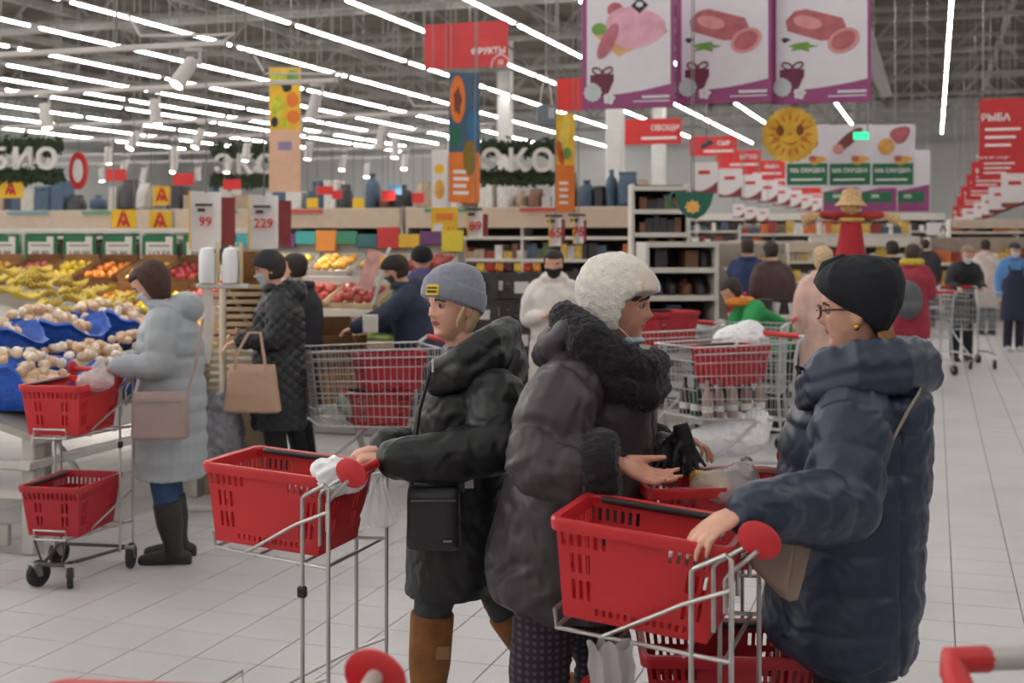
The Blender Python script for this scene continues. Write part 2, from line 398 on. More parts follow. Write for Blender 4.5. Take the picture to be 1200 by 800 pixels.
# ============================================================ people
def sstep(a, b, x): t = np.clip((x-a)/(b-a), 0, 1); return t*t*(3-2*t)
def gs(x, c, s): return np.exp(-((x-c)/s)**2)
HZ = np.array([-.03, 0, .012, .035, .06, .085, .11, .135, .16, .185, .205, .218, .225])
HF = np.array([.004, .060, .077, .077, .084, .086, .086, .092, .091, .078, .056, .03, .004])
HB = np.array([.045, .045, .048, .058, .072, .088, .098, .102, .100, .088, .066, .036, .004])
HWd = np.array([.034, .040, .045, .056, .064, .069, .073, .076, .076, .069, .052, .029, .004])
def head_pts(off=None, nz=44, nphi=48, nose=1.0):
    z = np.concatenate([np.linspace(-.03, .19, nz-10), np.linspace(.195, .2255, 10)])
    ph = np.linspace(0, 2*np.pi, nphi, endpoint=False)
    Z, PH = np.meshgrid(z, ph, indexing='ij')
    yf, yb, wd = np.interp(Z, HZ, HF), np.interp(Z, HZ, HB), np.interp(Z, HZ, HWd)
    c, s = np.cos(PH), np.sin(PH)
    X = wd*np.sign(s)*np.abs(s)**.92; Y = np.where(c > 0, yf, yb)*np.sign(c)*np.abs(c)**.92-.004
    fr = sstep(.1, .6, c)
    Y = Y+fr*nose*gs(X, 0, .010+.006*gs(Z, .08, .012))*np.interp(Z, [.066, .074, .083, .095, .11, .125, .135], [0, .016, .026, .020, .012, .005, 0])
    Y = Y-fr*.012*gs(np.abs(X), .032, .016)*gs(Z, .116, .011)
    Y = Y+fr*.006*gs(X, 0, .019)*(gs(Z, .0575, .005)+1.1*gs(Z, .047, .005))-fr*.003*gs(X, 0, .02)*gs(Z, .0525, .002)
    Y = Y+fr*.005*gs(X, 0, .02)*gs(Z, .010, .010); Y = Y-fr*.004*gs(X, 0, .025)*gs(Z, .033, .006)
    Y = Y+fr*.004*gs(np.abs(X), .028, .02)*gs(Z, .133, .007)+fr*.004*gs(np.abs(X), .044, .014)*gs(Z, .09, .014)
    P = np.stack([X, Y, Z], -1)
    if off is not None:
        N = P-np.array([0, -.005, .09]); N[..., 2] *= .8
        N /= np.linalg.norm(N, axis=-1, keepdims=True)+1e-9
        P = P+N*off(X, Y, Z, PH)[..., None]
    return P
def add_head(mb, M, off=None, **kw):               # M: 4x4 of the head frame (origin = chin level, +Y = face)
    P = head_pts(off, **kw)
    mb.loft([[M @ Vector(p) for p in r] for r in P.tolist()])
    return mb
def face_mask(X, Y, Z, PH, top=.178, side=1.25, low=-1):     # 1 in the face window, 0 where hair grows
    a = np.abs((PH+np.pi) % (2*np.pi)-np.pi)
    return (1-sstep(side-.1, side+.1, a))*(1-sstep(top-.006, top+.006, Z))*sstep(low-.01, low, Z)
def hair_off(t=.014, top=.178, side=1.3, low=.02, bulk=.0):
    def f(X, Y, Z, PH):
        m = face_mask(X, Y, Z, PH, top, side)
        cut = sstep(low-.012, low+.004, Z)
        return (t+bulk*sstep(0, .1, -Y))*(1-m)*cut-.03*np.maximum(m, 1-cut)
    return f
def hat_off(t, front, back, extra=None):
    def f(X, Y, Z, PH):
        zl = front-(front-back)*(1-np.cos(PH))/2
        k = sstep(-.003, .003, Z-zl)
        o = t+.004*gs(Z-zl, .028, .028)
        if extra is not None: o = o+extra(X, Y, Z, PH, zl)
        return o*k-.03*(1-k)
    return f
def mask_off(X, Y, Z, PH):
    a = np.abs((PH+np.pi) % (2*np.pi)-np.pi)
    k = (1-sstep(1.05, 1.2, a))*sstep(-.012, -.002, Z)*(1-sstep(.088, .098, Z))
    return (.009-.012*gs(X, 0, .012)*gs(Z, .08, .012)*0)*k-.03*(1-k)
def frame4(o, fwd, up=(0, 0, 1), sc=1.0, tilt=0.0):
    y = Vector(fwd).normalized(); u = Vector(up); x = y.cross(u).normalized(); z = x.cross(y)
    if tilt: q = Matrix.Rotation(tilt, 3, y); x = q @ x; z = q @ z
    M = Matrix((x*sc, y*sc, z*sc)).transposed().to_4x4(); M.translation = Vector(o); return M
def add_hand(mb, wrist, d, pn, thumb=1, curl=(.35, .4, .45, .5), tcurl=.3, s=1.0, spread=.06, tang=.75, fat=1.0):
    """palm and five fingers; d: along the hand, pn: palm normal (fingers bend towards it), thumb: side sign"""
    d = Vector(d).normalized(); pn = Vector(pn); pn = (pn-d*pn.dot(d)).normalized(); sd = d.cross(pn)*thumb
    wv = Vector(wrist)
    R = Matrix((sd, d, pn)).transposed()
    mb.ell(wv+d*.05*s, (.040*s, .056*s, .016*s), R, 12, 8)
    mb.ell(wv+d*.075*s, (.040*s, .03*s, .014*s), R, 12, 8)
    mb.ell(wv+d*.035*s+sd*.022*s+pn*.006*s, (.017*s, .03*s, .015*s), R, 10, 6)
    L = [.95, 1.05, 1.0, .8]
    for k in range(4):
        b = wv+d*(.088-.004*abs(k-1))*s+sd*(.030-.020*k)*s
        cd = (d+sd*spread*(1.5-k)).normalized(); ax = cd.cross(pn).normalized()
        pts = [b-cd*.02*s, b]; ang = 0
        for j, ln in enumerate((.042, .026, .021)):
            ang += curl[k]*(1.0, 1.15, .8)[j]
            v = Matrix.Rotation(ang, 3, ax) @ cd
            pts.append(pts[-1]+v*ln*L[k]*s)
        r = [.0095*s, .0095*s, .0088*s, .008*s, .0068*s]
        r = [x*fat*(.88 if k == 3 else 1) for x in r]
        mb.tube(pts, r, 8, rnd=True)
    b = wv+d*.02*s+sd*.024*s+pn*.004*s; cd = (d*math.cos(tang)+sd*math.sin(tang)+pn*.25).normalized()
    ax = cd.cross(pn-sd*.6).normalized(); v2 = Matrix.Rotation(tcurl, 3, ax) @ cd; v3 = Matrix.Rotation(tcurl*1.8, 3, ax) @ cd
    p1 = b+cd*.04*s; p2 = p1+v2*.034*s
    mb.tube([b, p1, p2, p2+v3*.026*s], [.014*s*fat, .012*s*fat, .0105*s*fat, .0085*s*fat], 8, rnd=True)
def ering(c, ax, by, a, b, n=28, ex=2.25):
    c = Vector(c); out = []
    for k in range(n):
        t = 2*math.pi*k/n; ct, st = math.cos(t), math.sin(t)
        out.append(c+Vector(ax)*a*math.copysign(abs(ct)**(2/ex), ct)+Vector(by)*b*math.copysign(abs(st)**(2/ex), st))
    return out
def dense(pts, rad, n):                              # resample a polyline with radii
    P = [Vector(p) for p in pts]; L = [0]
    for i in range(1, len(P)): L.append(L[-1]+(P[i]-P[i-1]).length)
    out = []; rr = []; tt = []
    for k in range(n):
        t = L[-1]*k/(n-1); i = max(j for j in range(len(P)) if L[j] <= t+1e-9); i = min(i, len(P)-2)
        u = (t-L[i])/max(1e-9, L[i+1]-L[i])
        out.append(P[i].lerp(P[i+1], u)); rr.append(rad[i]*(1-u)+rad[i+1]*u); tt.append(t)
    for _ in range(3):                               # round the bends
        q = list(out)
        for k in range(1, n-1): q[k] = (out[k-1]+out[k]*2+out[k+1])/4
        out = q
    return out, rr, tt
SKIN = mat('skin', (222, 170, 146), .55, var=.07, vs=30, sss=.08)
SKIN2 = mat('skin_ruddy', (206, 148, 124), .55, var=.09, vs=30, sss=.08)
LIPS = mat('lips', (160, 84, 82), .45, var=.05)
BROW = mat('brow', (62, 46, 38), .8, var=.1)
EYEW = mat('eye_white', (178, 164, 156), .25, var=0); IRIS = mat('iris', (48, 36, 30), .15, var=0)
def eye_mesh():
    b = MB().ell((0, 0, 0), .0118, nu=16, nv=12); b2 = MB(); b2.v, b2.f = b.v, b.f
    b2.mi = [1 if sum(b.v[i][1] for i in f)/len(f) > .0082 else 0 for f in b.f]
    return b2.mesh('eye', [EYEW, IRIS])
EYE = eye_mesh()
def person(name_label, root_px, d, yaw, J, head, body_vox, skin=SKIN, hands=(), group=None, eyes=True, cat='person', ears=True, makeup=True):
    """root at the feet; the root's local frame is image-right / away / up. J: joints in that frame."""
    t = thing('person', name_label, cat, W(root_px, d, 0), TH, group)
    fw = Vector((math.cos(yaw), math.sin(yaw), 0)); sx = Vector((math.sin(yaw), -math.cos(yaw), 0))
    b = MB(); v = {k: Vector(p) for k, p in J.items()}
    pel, ch, nk = v['pelvis'], v['chest'], v['neck']
    up = (nk-pel).normalized()
    b.loft([ering(pel-up*.1, sx, fw, .12, .09), ering(pel, sx, fw, .16, .115), ering(pel.lerp(ch, .45), sx, fw, .13, .10), ering(ch, sx, fw, .155, .11), ering(nk-up*.05, sx, fw, .13, .07), ering(nk-up*.01, sx, fw, .06, .055), ering(nk+up*.03, sx, fw, .05, .05)])
    for q in 'lr':
        b.tube([v['s'+q], v['s'+q].lerp(v['e'+q], .5), v['e'+q], v['e'+q].lerp(v['w'+q], .4), v['w'+q]], [.055, .048, .040, .040, .027], 10, rnd=True)
        b.tube([v['h'+q], v['h'+q].lerp(v['k'+q], .5), v['k'+q], v['k'+q].lerp(v['a'+q], .35), v['a'+q]], [.085, .075, .052, .053, .036], 10, rnd=True)
        ft = v.get('f'+q, v['a'+q]+fw*.10-Vector((0, 0, .055)))
        b.tube([v['a'+q]-fw*.005-Vector((0, 0, .02)), v['a'+q]-Vector((0, 0, .03)), ft], [.03, .034, .024], 8, rnd=True)
    M = frame4(*head['frame'], sc=head.get('s', 1.0), tilt=head.get('tilt', 0))
    add_head(b, M, nose=head.get('nose', 1.0))
    b.tube([nk-up*.03, M @ Vector((0, -.015, .02)), M @ Vector((0, -.015, .07))], [.056, .05, .05], 12)
    if ears:
        for sg in (-1, 1): b.ell(M @ Vector((sg*.076, -.012, .098)), (.009, .017, .031), M.to_3x3().normalized(), 10, 7)
    for hnd in hands: add_hand(b, **hnd)
    me = remeshed(b, 'body', [skin, LIPS, BROW], body_vox, 2)
    if makeup:
        Mi = M.inverted(); mi = np.zeros(len(me.polygons), dtype=np.int32)
        cs = np.empty(len(me.polygons)*3); me.polygons.foreach_get('center', cs); cs = cs.reshape(-1, 3)
        A = np.array(Mi); q = cs @ A[:3, :3].T+A[:3, 3]
        fr = (q[:, 1] > .045)&(q[:, 2] < .2)&(q[:, 2] > 0)
        mi[fr&(np.abs(q[:, 0]) < .024)&(np.abs(q[:, 2]-.0525-.00*np.abs(q[:, 0])) < .0095*(1-(np.abs(q[:, 0])/.026)**2))] = 1
        mi[fr&(np.abs(np.abs(q[:, 0])-.033) < .018)&(np.abs(q[:, 2]-(.137-.006*((np.abs(q[:, 0])-.03)/.018)**2)) < .0042)] = 2
        me.polygons.foreach_set('material_index', mi)
    inst(me, 'body', t)
    if eyes:
        for sg in (-1, 1):
            o = inst(EYE, 'eye', t); o.matrix_local = M @ Matrix.Translation((sg*.032, .0692, .116))
    return t, M, v, fw, sx
def shell(t, M, name, m, off, vox=None, disp=None, smooth=2, **kw):
    b = add_head(MB(), M, off, **kw)
    if vox: return inst(remeshed(b, name, m, vox, smooth, disp), name, t)
    return b.build(name, m, t)
def sleeve(b, pts, rad, n=46, q=0.0, per=.09, ph=0.0, nseg=16):
    p, r, tt = dense(pts, rad, n)
    if q: r = [x*(1+q*(abs(math.sin(math.pi*(u+ph)/per))**.55-.75)) for x, u in zip(r, tt)]
    b.tube(p, r, nseg, rnd=True)
def boot(t, ank, knee, fw, m, top, r=.06, name='boot', sole=None):
    b = MB(); a = Vector(ank); k = Vector(knee); f = Vector(fw)
    ax = (k-a).normalized(); L = (k-a).length
    up_to = a+ax*min(top, L)
    b.tube([a-ax*.045, a+ax*.02, a.lerp(up_to, .5), up_to], [.05, .05, r*.95, r], 14)
    b.tube([a-f*.055-ax*.055, a+f*.02-ax*.05, a+f*.11-ax*.062, a+f*.17-ax*.065], [.038, .042, .042, .032], 12, rnd=True)
    b.box(a-f*.05-ax*.088, (.06, .06, .045), R=orient(f, ax))
    me = remeshed(b, name, m, .009, 3, None)
    return inst(me, name, t)
# ---- generic background figure -------------------------------------------------------------------
def figure(label, px, d, yawdeg, h=1.64, coat=(40, 40, 46), trousers=(36, 36, 42), shoes=(30, 28, 28), hat=None, hair=(60, 44, 34), mask=None, arms='down', lean=0.0, hem=.45, collar=None,
           group=None, long_hair=False, vox=.013, skin=SKIN, coat_name='coat', hood=False, scarf=None, apron=None, width=1.0, quilt=0.0, headyaw=None, sleeves=None, look=0.0, boots=None):
    if d > 12: vox = max(vox, .018)
    yaw = math.radians(yawdeg); fw = Vector((math.cos(yaw), math.sin(yaw), 0)); sx = Vector((math.sin(yaw), -math.cos(yaw), 0)); Z = Vector((0, 0, 1))
    k = h/1.72
    pel = Z*.90*k; up = (Z*math.cos(lean)+fw*math.sin(lean))
    pel = pel-fw*math.sin(lean)*.22
    ch = pel+up*.38*k; nk = pel+up*.56*k
    J = dict(pelvis=pel, chest=ch, neck=nk)
    cheadf = fw if headyaw is None else Vector((math.cos(math.radians(headyaw)), math.sin(math.radians(headyaw)), 0))
    hf = (cheadf-Z*(.12+look)).normalized()
    hands = []
    for q, sg in (('r', 1), ('l', -1)):
        s = nk-up*.07*k+sx*sg*.17*k*width; J['s'+q] = s
        mode = arms if isinstance(arms, str) else arms[0 if q == 'r' else 1]
        if mode == 'down': e = s-Z*.27*k+sx*sg*.05-fw*.03; wv = e-Z*.24*k+fw*.07; dd = -Z+fw*.2; pn = -sx*sg
        elif mode == 'cart': e = s-Z*.25*k+sx*sg*.04+fw*.02; wv = e+fw*.24*k+Z*.0-sx*sg*.03; dd = fw-Z*.3; pn = -Z
        elif mode == 'up': e = s-Z*.16*k+fw*.2*k; wv = e+fw*.12+Z*.2; dd = Z+fw*.3; pn = -sx*sg
        elif mode == 'chest': e = s-Z*.26*k+sx*sg*.05; wv = e+fw*.19*k+Z*.03-sx*sg*.10; dd = fw*.6-sx*sg*.6; pn = Z
        elif mode == 'reach': e = s+fw*.22*k-Z*.14; wv = e+fw*.22*k-Z*.08; dd = fw-Z*.3; pn = -Z
        elif mode == 'low': e = s+fw*.12-Z*.24; wv = e+fw*.12-Z*.22; dd = -Z+fw*.6; pn = -fw
        J['e'+q], J['w'+q] = e, wv
        hands.append(dict(wrist=wv, d=dd, pn=pn, thumb=(1 if (Vector(dd).cross(Vector(pn))).dot(-sx*sg) >= 0 else -1), s=.95*k))
        J['h'+q] = pel+sx*sg*.085*k-Z*.03
        J['k'+q] = sx*sg*.09*k+Z*.48*k+fw*(.03-.09*math.sin(lean)); J['a'+q] = sx*sg*.095*k+Z*.085-fw*.03
    head = dict(frame=(nk+up*.03*k+fw*.045+Z*.012, hf), s=.98*k)
    t, M, v, fw, sx = person(label, px, d, yaw, J, head, vox, skin, hands, group, eyes=d < 9, makeup=d < 12)
    cm = coat if not isinstance(coat, tuple) else mat('coat_%d_%d_%d' % coat, coat, .75, var=.12, vs=9, bump=.5, bs=9, ridge=True)
    b = MB(); secs = []
    hz = hem*k
    tz = [(hz, .205, .17), (hz+.15, .215, .18), (.86*k, .205, .175)]
    for z, a_, b_ in tz:
        u = (z-hz)/(.86*k-hz+1e-6); c = Vector((0, 0, z)) if lean < .1 else Vector((0, 0, z)).lerp(pel-Z*.05, max(0, u))
        if z < .86*k or lean < .1: secs.append((c, a_*width, b_*width))
    for u, a_, b_ in ((.08, .195, .17), (.3, .18, .16), (.55, .19, .165), (.75, .205, .155), (.88, .185, .125), (.97, .105, .095), (1.03, .085, .085)):
        secs.append((pel+(nk-pel)*u, a_*width, b_*width))
    n2 = 44; cs = []
    for i in range(n2):
        g = i/(n2-1)*(len(secs)-1); j = min(int(g), len(secs)-2); f_ = g-j
        c = secs[j][0].lerp(secs[j+1][0], f_); a_ = secs[j][1]*(1-f_)+secs[j+1][1]*f_; b_ = secs[j][2]*(1-f_)+secs[j+1][2]*f_
        if quilt: w_ = 1+quilt*(abs(math.sin(math.pi*c.z/.1))**.55-.75); a_ *= w_; b_ *= w_
        cs.append(ering(c, sx, fw, a_, b_))
    b.loft(cs)
    slv = MB() if sleeves else b
    for q in 'rl': sleeve(slv, [v['s'+q]-sx*(.04 if q == 'r' else -.04), v['s'+q].lerp(v['e'+q], .4), v['e'+q], v['w'+q]-(v['w'+q]-v['e'+q]).normalized()*.01], [.095*width, .088, .075, .058], q=quilt, nseg=12)
    if hood: b.ell(nk-fw*.09+up*.0, (.13, .1, .09), Matrix((sx, fw, Z)).transposed())
    if collar != 0: b.tube([nk+up*.02+(sx*math.cos(a_)*.085+fw*math.sin(a_)*.085) for a_ in np.linspace(0, 2*math.pi, 16, endpoint=False)], .03, 8, closed=True)
    inst(remeshed(b, coat_name, cm, max(vox, .008), 2, lambda p: .008*snoise(p, 9, int(px))), coat_name, t)
    if sleeves: inst(remeshed(slv, 'sleeves', mat('cloth_%d_%d_%d' % sleeves, sleeves, .8), max(vox, .012), 3), 'sleeves', t)
    tm_ = mat('cloth_%d_%d_%d' % trousers, trousers, .85, var=.1, vs=20, bump=.1, bs=60)
    for q in 'rl':
        b = MB(); be = .45 if boots else 1.02; b.tube([v['h'+q]+Z*.02, v['h'+q].lerp(v['k'+q], .5), v['k'+q], v['k'+q].lerp(v['a'+q], be*.5), v['k'+q].lerp(v['a'+q], be)], [.105, .095, .075, .07, .064], 12, rnd=True)
        inst(remeshed(b, 'trouser_leg', tm_, .014, 3, lambda p: .004*snoise(p, 14, 5)), 'trouser_leg', t)
        if boots: boot(t, v['a'+q], v['k'+q], fw, boots, .25, .075); continue
        b = MB(); a_ = v['a'+q]; b.tube([a_-fw*.06-Z*.045, a_+fw*.03-Z*.04, a_+fw*.15-Z*.052], [.036, .042, .034], 10, rnd=True).tube([a_-Z*.04, a_+Z*.05], [.042, .05], 10)
        b.box(a_+fw*.05-Z*.075, (.26, .08, .02), R=orient(fw), bev=.008)
        b.build('shoe', mat('shoe_%d_%d_%d' % shoes, shoes, .5, var=.05), t)
    if hair and not (hat and hat[0] == 'full'):
        shell(t, M, 'hair', mat('hair_%d_%d_%d' % hair, hair, .7, var=.2, vs=40), hair_off(.02 if long_hair else .013, .175, 1.2 if long_hair else 1.35, -.02 if long_hair else .04, .02 if long_hair else .012), nz=30, nphi=32)
    if hat:
        kind, hc = hat
        hm = mat('hat_%d_%d_%d' % hc, hc, .9, var=.1, vs=40, bump=.2, bs=90)
        shell(t, M, 'hat' if kind != 'cap' else 'cap', hm, hat_off(.018, .15 if kind != 'cap' else .165, .07 if kind != 'cap' else .12, (lambda X, Y, Z, PH, zl: .012*sstep(.17, .22, Z)+.004*np.sin(PH*24)*(Z < .2)) if kind == 'beanie' else None), nz=34, nphi=48)
        if kind == 'cap':
            MB().ell((0, 0, 0), (.062, .075, .008)).build('visor', hm, t).matrix_local = M @ Matrix.Translation((0, .085, .165))
    if mask: shell(t, M, 'face_mask', mat('mask_%d_%d_%d' % mask, mask, .9, var=.04), mask_off, nz=40)
    if scarf:
        MB().tube([nk+up*.05+(sx*math.cos(a_)*.1+fw*math.sin(a_)*.095) for a_ in np.linspace(0, 2*math.pi, 18, endpoint=False)], .042, 10, closed=True).build('scarf', mat('scarf_%d_%d_%d' % scarf, scarf, .9, var=.2, vs=30), t)
    if apron:
        b = MB(); rr = [(pel+(nk-pel)*.72, .13, .0), (pel+(nk-pel)*.3, .19, .01), (pel-Z*.1, .2, .015), (Z*.5*k, .2, .02)]
        o_ = []; i_ = []
        for c, a_, o2 in rr:
            o_.append([c+sx*math.sin(u)*a_*1.08+fw*(math.cos(u)*.19+o2) for u in np.linspace(-1.25, 1.25, 14)])
            i_.append([p-fw*.02 for p in o_[-1]][::-1])
        b.loft([x+y for x, y in zip(o_, i_)])
        b.tube([rr[0][0]+sx*.1+fw*.16, nk+sx*.07+fw*.02+up*.03, nk-fw*.08+up*.03, nk-sx*.07+fw*.02+up*.03, rr[0][0]-sx*.1+fw*.16], .014, 6)
        b.build('apron', mat('apron_%d_%d_%d' % apron, apron, .8, var=.06), t)
    return t, M, v, fw, sx
# ============================================================ the three women in front
def local(px0, d0):
    x0 = (px0-600)/F*d0
    return lambda px, py, d: Vector(((px-600)/F*d-x0, d-d0, ZP(py, d)))
EX, EY, EZ = Vector((1, 0, 0)), Vector((0, 1, 0)), Vector((0, 0, 1))
def coat_rings(secs, P, d0, n=70, quilt=None, seam=None):
    """secs: (row, left column, right column, half size in depth[, depth shift]) -> dense ellipse rings"""
    s = sorted(secs, key=lambda q: -q[0]); rows = np.linspace(s[0][0], s[-1][0], n); A = np.array([(q+(0,))[:5] for q in s], float)[::-1]
    out = []
    for r in rows:
        l, rr, hd, sh = (np.interp(r, A[:, 0], A[:, k]) for k in (1, 2, 3, 4))
        a = P(l, r, d0); b = P(rr, r, d0); c = (a+b)/2+EY*sh; hw = (b-a).length/2
        k = quilt(r) if quilt else 1.0
        out.append(ering(c, EX, EY, hw*k, hd*k, 40, 2.3))
    return out
def wr(seed, amp, sc):                               # soft lumps with sharper creases between them
    def f(p):
        r1 = 1-2.2*np.abs(snoise(p*np.array([1, 1, 1.7]), sc*.8, seed+3, 2)); r2 = 1-2.2*np.abs(snoise(p*np.array([1.3, 1, 1.3]), sc*1.9, seed+9, 2))
        return amp*.7*snoise(p, sc, seed)+amp*1.2*np.minimum(r1, .8)+amp*.7*np.minimum(r2, .8)-amp*.9
    return f

# ---------- woman in the black hooded coat and grey beanie
d0 = 4.45; P = local(540, d0)
yaw = math.radians(180+12)
fwd = Vector((math.cos(math.radians(180+40)), math.sin(math.radians(180+40)), -.04))
J = dict(pelvis=P(547, 590, 4.45), chest=P(552, 470, 4.45), neck=P(550, 415, 4.45), sl=P(574, 448, 4.26), sr=P(548, 448, 4.64), el=P(580, 520, 4.18), er=P(535, 522, 4.68), wl=P(458, 538, 4.08), wr=P(446, 524, 4.34),
         hl=P(535, 610, 4.37), hr=P(558, 610, 4.52), kl=P(507, 712, 4.36), kr=P(592, 712, 4.54), al=P(500, 838, 4.38), ar=P(652, 800, 4.62), fl=P(455, 862, 4.38), fr=P(628, 838, 4.62))
hnd = [dict(wrist=P(456, 536, 4.08), d=(-1, -.1, .02), pn=(-.1, 0, -1), thumb=1, curl=(.75, .75, .75, .75), tcurl=.4, s=.98), dict(wrist=P(446, 524, 4.34), d=(-1, -.3, -.25), pn=(-.2, 0, -1), thumb=-1, curl=(.7, .7, .7, .7), s=.98)]
hM = (P(531, 394, 4.43)+fwd*-.0, fwd)
t, M, v, fw, sx = person('woman in a black hooded coat and grey beanie pushing a red basket trolley', 540, d0, yaw, J, dict(frame=hM, s=.985), .0055, SKIN, hnd)
P3T, P3M = t, M
BLK = mat('coat_black', (25, 27, 29), .48, var=.1, vs=6, bump=.6, bs=7, ridge=True)
secs = [(687, 475, 590, .225), (672, 476, 594, .225), (640, 477, 600, .22), (600, 479, 603, .215), (560, 480, 606, .20), (520, 483, 606, .20), (480, 489, 603, .205), (455, 498, 598, .20), (440, 505, 594, .165), (425, 512, 588, .12), (405, 520, 580, .10)]
b = MB(); b.loft(coat_rings(secs, P, d0))
sleeve(b, [P(566, 448, 4.32), P(582, 470, 4.23), P(584, 522, 4.17), P(520, 536, 4.10), P(462, 539, 4.07)], [.09, .105, .098, .082, .066], q=.05, per=.075)
sleeve(b, [P(555, 448, 4.6), P(545, 500, 4.68), P(530, 528, 4.66), P(452, 521, 4.36)], [.09, .1, .09, .06], q=.05, per=.08)
inst(remeshed(b, 'coat', BLK, .0065, 3, wr(31, .006, 9)), 'coat', t)
b = MB()                                              # stand-up collar and hood lying on the back
cc = [P(512, 437, 4.40), P(512, 432, 4.28), P(540, 420, 4.23), P(574, 400, 4.28), P(594, 390, 4.43), P(574, 398, 4.60), P(540, 416, 4.64), P(516, 430, 4.56)]
b.tube(cc, [.03, .034, .042, .052, .06, .052, .042, .034], 14, closed=True)
b.tube([q-EZ*.05 for q in cc], [.035, .042, .052, .062, .065, .062, .052, .042], 14, closed=True)
b.ell(P(594, 428, 4.45), (.075, .15, .085), Matrix.Rotation(.3, 3, 'Y'))
inst(remeshed(b, 'hood', BLK, .0065, 5, wr(8, .006, 11)), 'hood', t)
ZIP = mat('zip_metal', (150, 150, 150), .35, .8, var=.03)
MB().tube([P(507, 425, 4.22), P(503, 440, 4.24), P(492, 480, 4.235), P(484, 540, 4.24), P(481, 610, 4.23)], .006, 6).build('zip', mat('zip_black', (22, 22, 24), .4, var=.05), t)
MB().tube([P(507, 420, 4.22), P(507, 436, 4.215)], .004, 6).build('drawstring', mat('cord_white', (210, 210, 205), .8), t)
LEG = mat('leggings_charcoal', (66, 68, 74), .85, var=.1, vs=30)
SUEDE = mat('boot_suede', (140, 92, 50), .85, var=.18, vs=14, bump=.15, bs=60)
for q in 'lr':
    b = MB(); b.tube([v['h'+q], v['h'+q].lerp(v['k'+q], .6), v['k'+q], v['k'+q].lerp(v['a'+q], .3)], [.1, .085, .066, .050], 16, rnd=True)
    inst(remeshed(b, 'legging', LEG, .009, 3, wr(3, .002, 20)), 'legging', t)
    fo = (v['f'+q]-v['a'+q]); fo.normalize()
    bt = boot(t, v['a'+q], v['k'+q]-(v['k'+q]-v['a'+q])*.03, fo, SUEDE, .36, .077)
bk = P(519, 765, 4.30); MB().box(bk, (.05, .01, .045), bev=.004).build('buckle', mat('buckle_brown', (150, 110, 70), .5), t)
GREYH = mat('beanie_grey', (136, 138, 152), .95, var=.06, vs=60, bump=.25, bs=120, sheen=.4)
def ex3(X, Y, Z, PH, zl): return .006*sstep(.062, .056, Z-zl)+.020*sstep(.16, .225, Z)+.012*sstep(0, .1, -Y)*sstep(.05, .2, Z)
shell(t, M, 'beanie', GREYH, hat_off(.017, .142, .062, ex3), .004, lambda p: .0015*snoise(p, 30, 2), nz=60, nphi=64)
pm_ = MB().box((0, 0, 0), (.052, .006, .038), bev=.002).box((0, .004, .006), (.04, .002, .006)).box((0, .004, -.007), (.04, .002, .008)); pm_.mi = [0]*26+[1]*12
pp = pm_.build('patch', [mat('patch_yellow', (232, 196, 50), .6), mat('patch_print', (60, 52, 30), .6)], t)
pp.matrix_local = M @ Matrix.Translation((-.028, .104, .172)) @ Matrix.Rotation(.32, 4, 'Z') @ Matrix.Rotation(.25, 4, 'X')
BLOND = mat('hair_blond', (206, 176, 138), .55, var=.15, vs=60)
shell(t, M, 'hair', BLOND, hair_off(.012, .16, 1.62, .02, .01), .005, None)
MB().tube([M @ Vector((-.074, -.0, .12)), M @ Vector((-.079, .02, .09)), M @ Vector((-.072, .034, .06)), M @ Vector((-.066, .03, .035))], [.004, .007, .006, .002], 6).build('hair_strand', BLOND, t)

# ---------- woman in the dark quilted coat and white fur hat
d0 = 4.0; P = local(680, d0); yaw = math.radians(-6)
fwd = Vector((math.cos(math.radians(-12)), math.sin(math.radians(-12)), -.05))
J = dict(pelvis=P(665, 600, 4.0), chest=P(690, 480, 4.0), neck=P(705, 425, 4.0), sr=P(672, 455, 3.78), sl=P(700, 455, 4.22), er=P(630, 548, 3.66), el=P(735, 560, 4.34), wr=P(728, 546, 3.58), wl=P(782, 522, 4.14),
         hr=P(650, 640, 3.92), hl=P(690, 640, 4.10), kr=P(634, 765, 3.92), kl=P(706, 775, 4.12), ar=P(625, 900, 3.92), al=P(702, 888, 4.12))
hnd = [dict(wrist=P(727, 541, 3.58), d=(.86, -.1, -.42), pn=(.3, -.5, .8), thumb=-1, curl=(.3, .28, .32, .42), tcurl=.15, s=1.0, tang=.45), dict(wrist=P(782, 520, 4.14), d=(.95, -.15, .12), pn=(.1, -.3, -1), thumb=1, curl=(.5, .55, .6, .65), tcurl=.4, s=1.0)]
t, M, v, fw, sx = person('woman in a dark quilted coat with fur cuffs and white fur hat', 680, d0, yaw, J, dict(frame=(P(724, 399, 4.0), fwd), s=1.0, nose=1.1), .0055, SKIN2, hnd)
PLUM = mat('coat_plum', (57, 50, 55), .42, var=.08, vs=7, bump=.7, bs=6, ridge=True)
secs = [(708, 600, 742, .245), (694, 576, 750, .26), (674, 568, 755, .262), (640, 570, 757, .255), (600, 581, 758, .245), (560, 592, 762, .235), (520, 604, 766, .225), (480, 618, 768, .225), (455, 636, 766, .215), (440, 648, 762, .18), (420, 662, 752, .13)]
b = MB(); b.loft(coat_rings(secs, P, d0))
sleeve(b, [P(668, 452, 3.82), P(652, 485, 3.70), P(632, 540, 3.64), P(660, 550, 3.61), P(688, 549, 3.59)], [.11, .118, .108, .102, .092], q=.06, per=.075)
sleeve(b, [P(705, 455, 4.2), P(725, 520, 4.30), P(735, 560, 4.32), P(768, 532, 4.18)], [.1, .11, .1, .085])
def seams6(p):
    q = wr(17, .0055, 8)(p)
    return q-.010*np.exp(-((p[:, 0]*.5+p[:, 2]*.35+p[:, 1]*.9+.35) % .22-.11)**2/.012**2)
inst(remeshed(b, 'coat', PLUM, .0065, 3, seams6), 'coat', t)
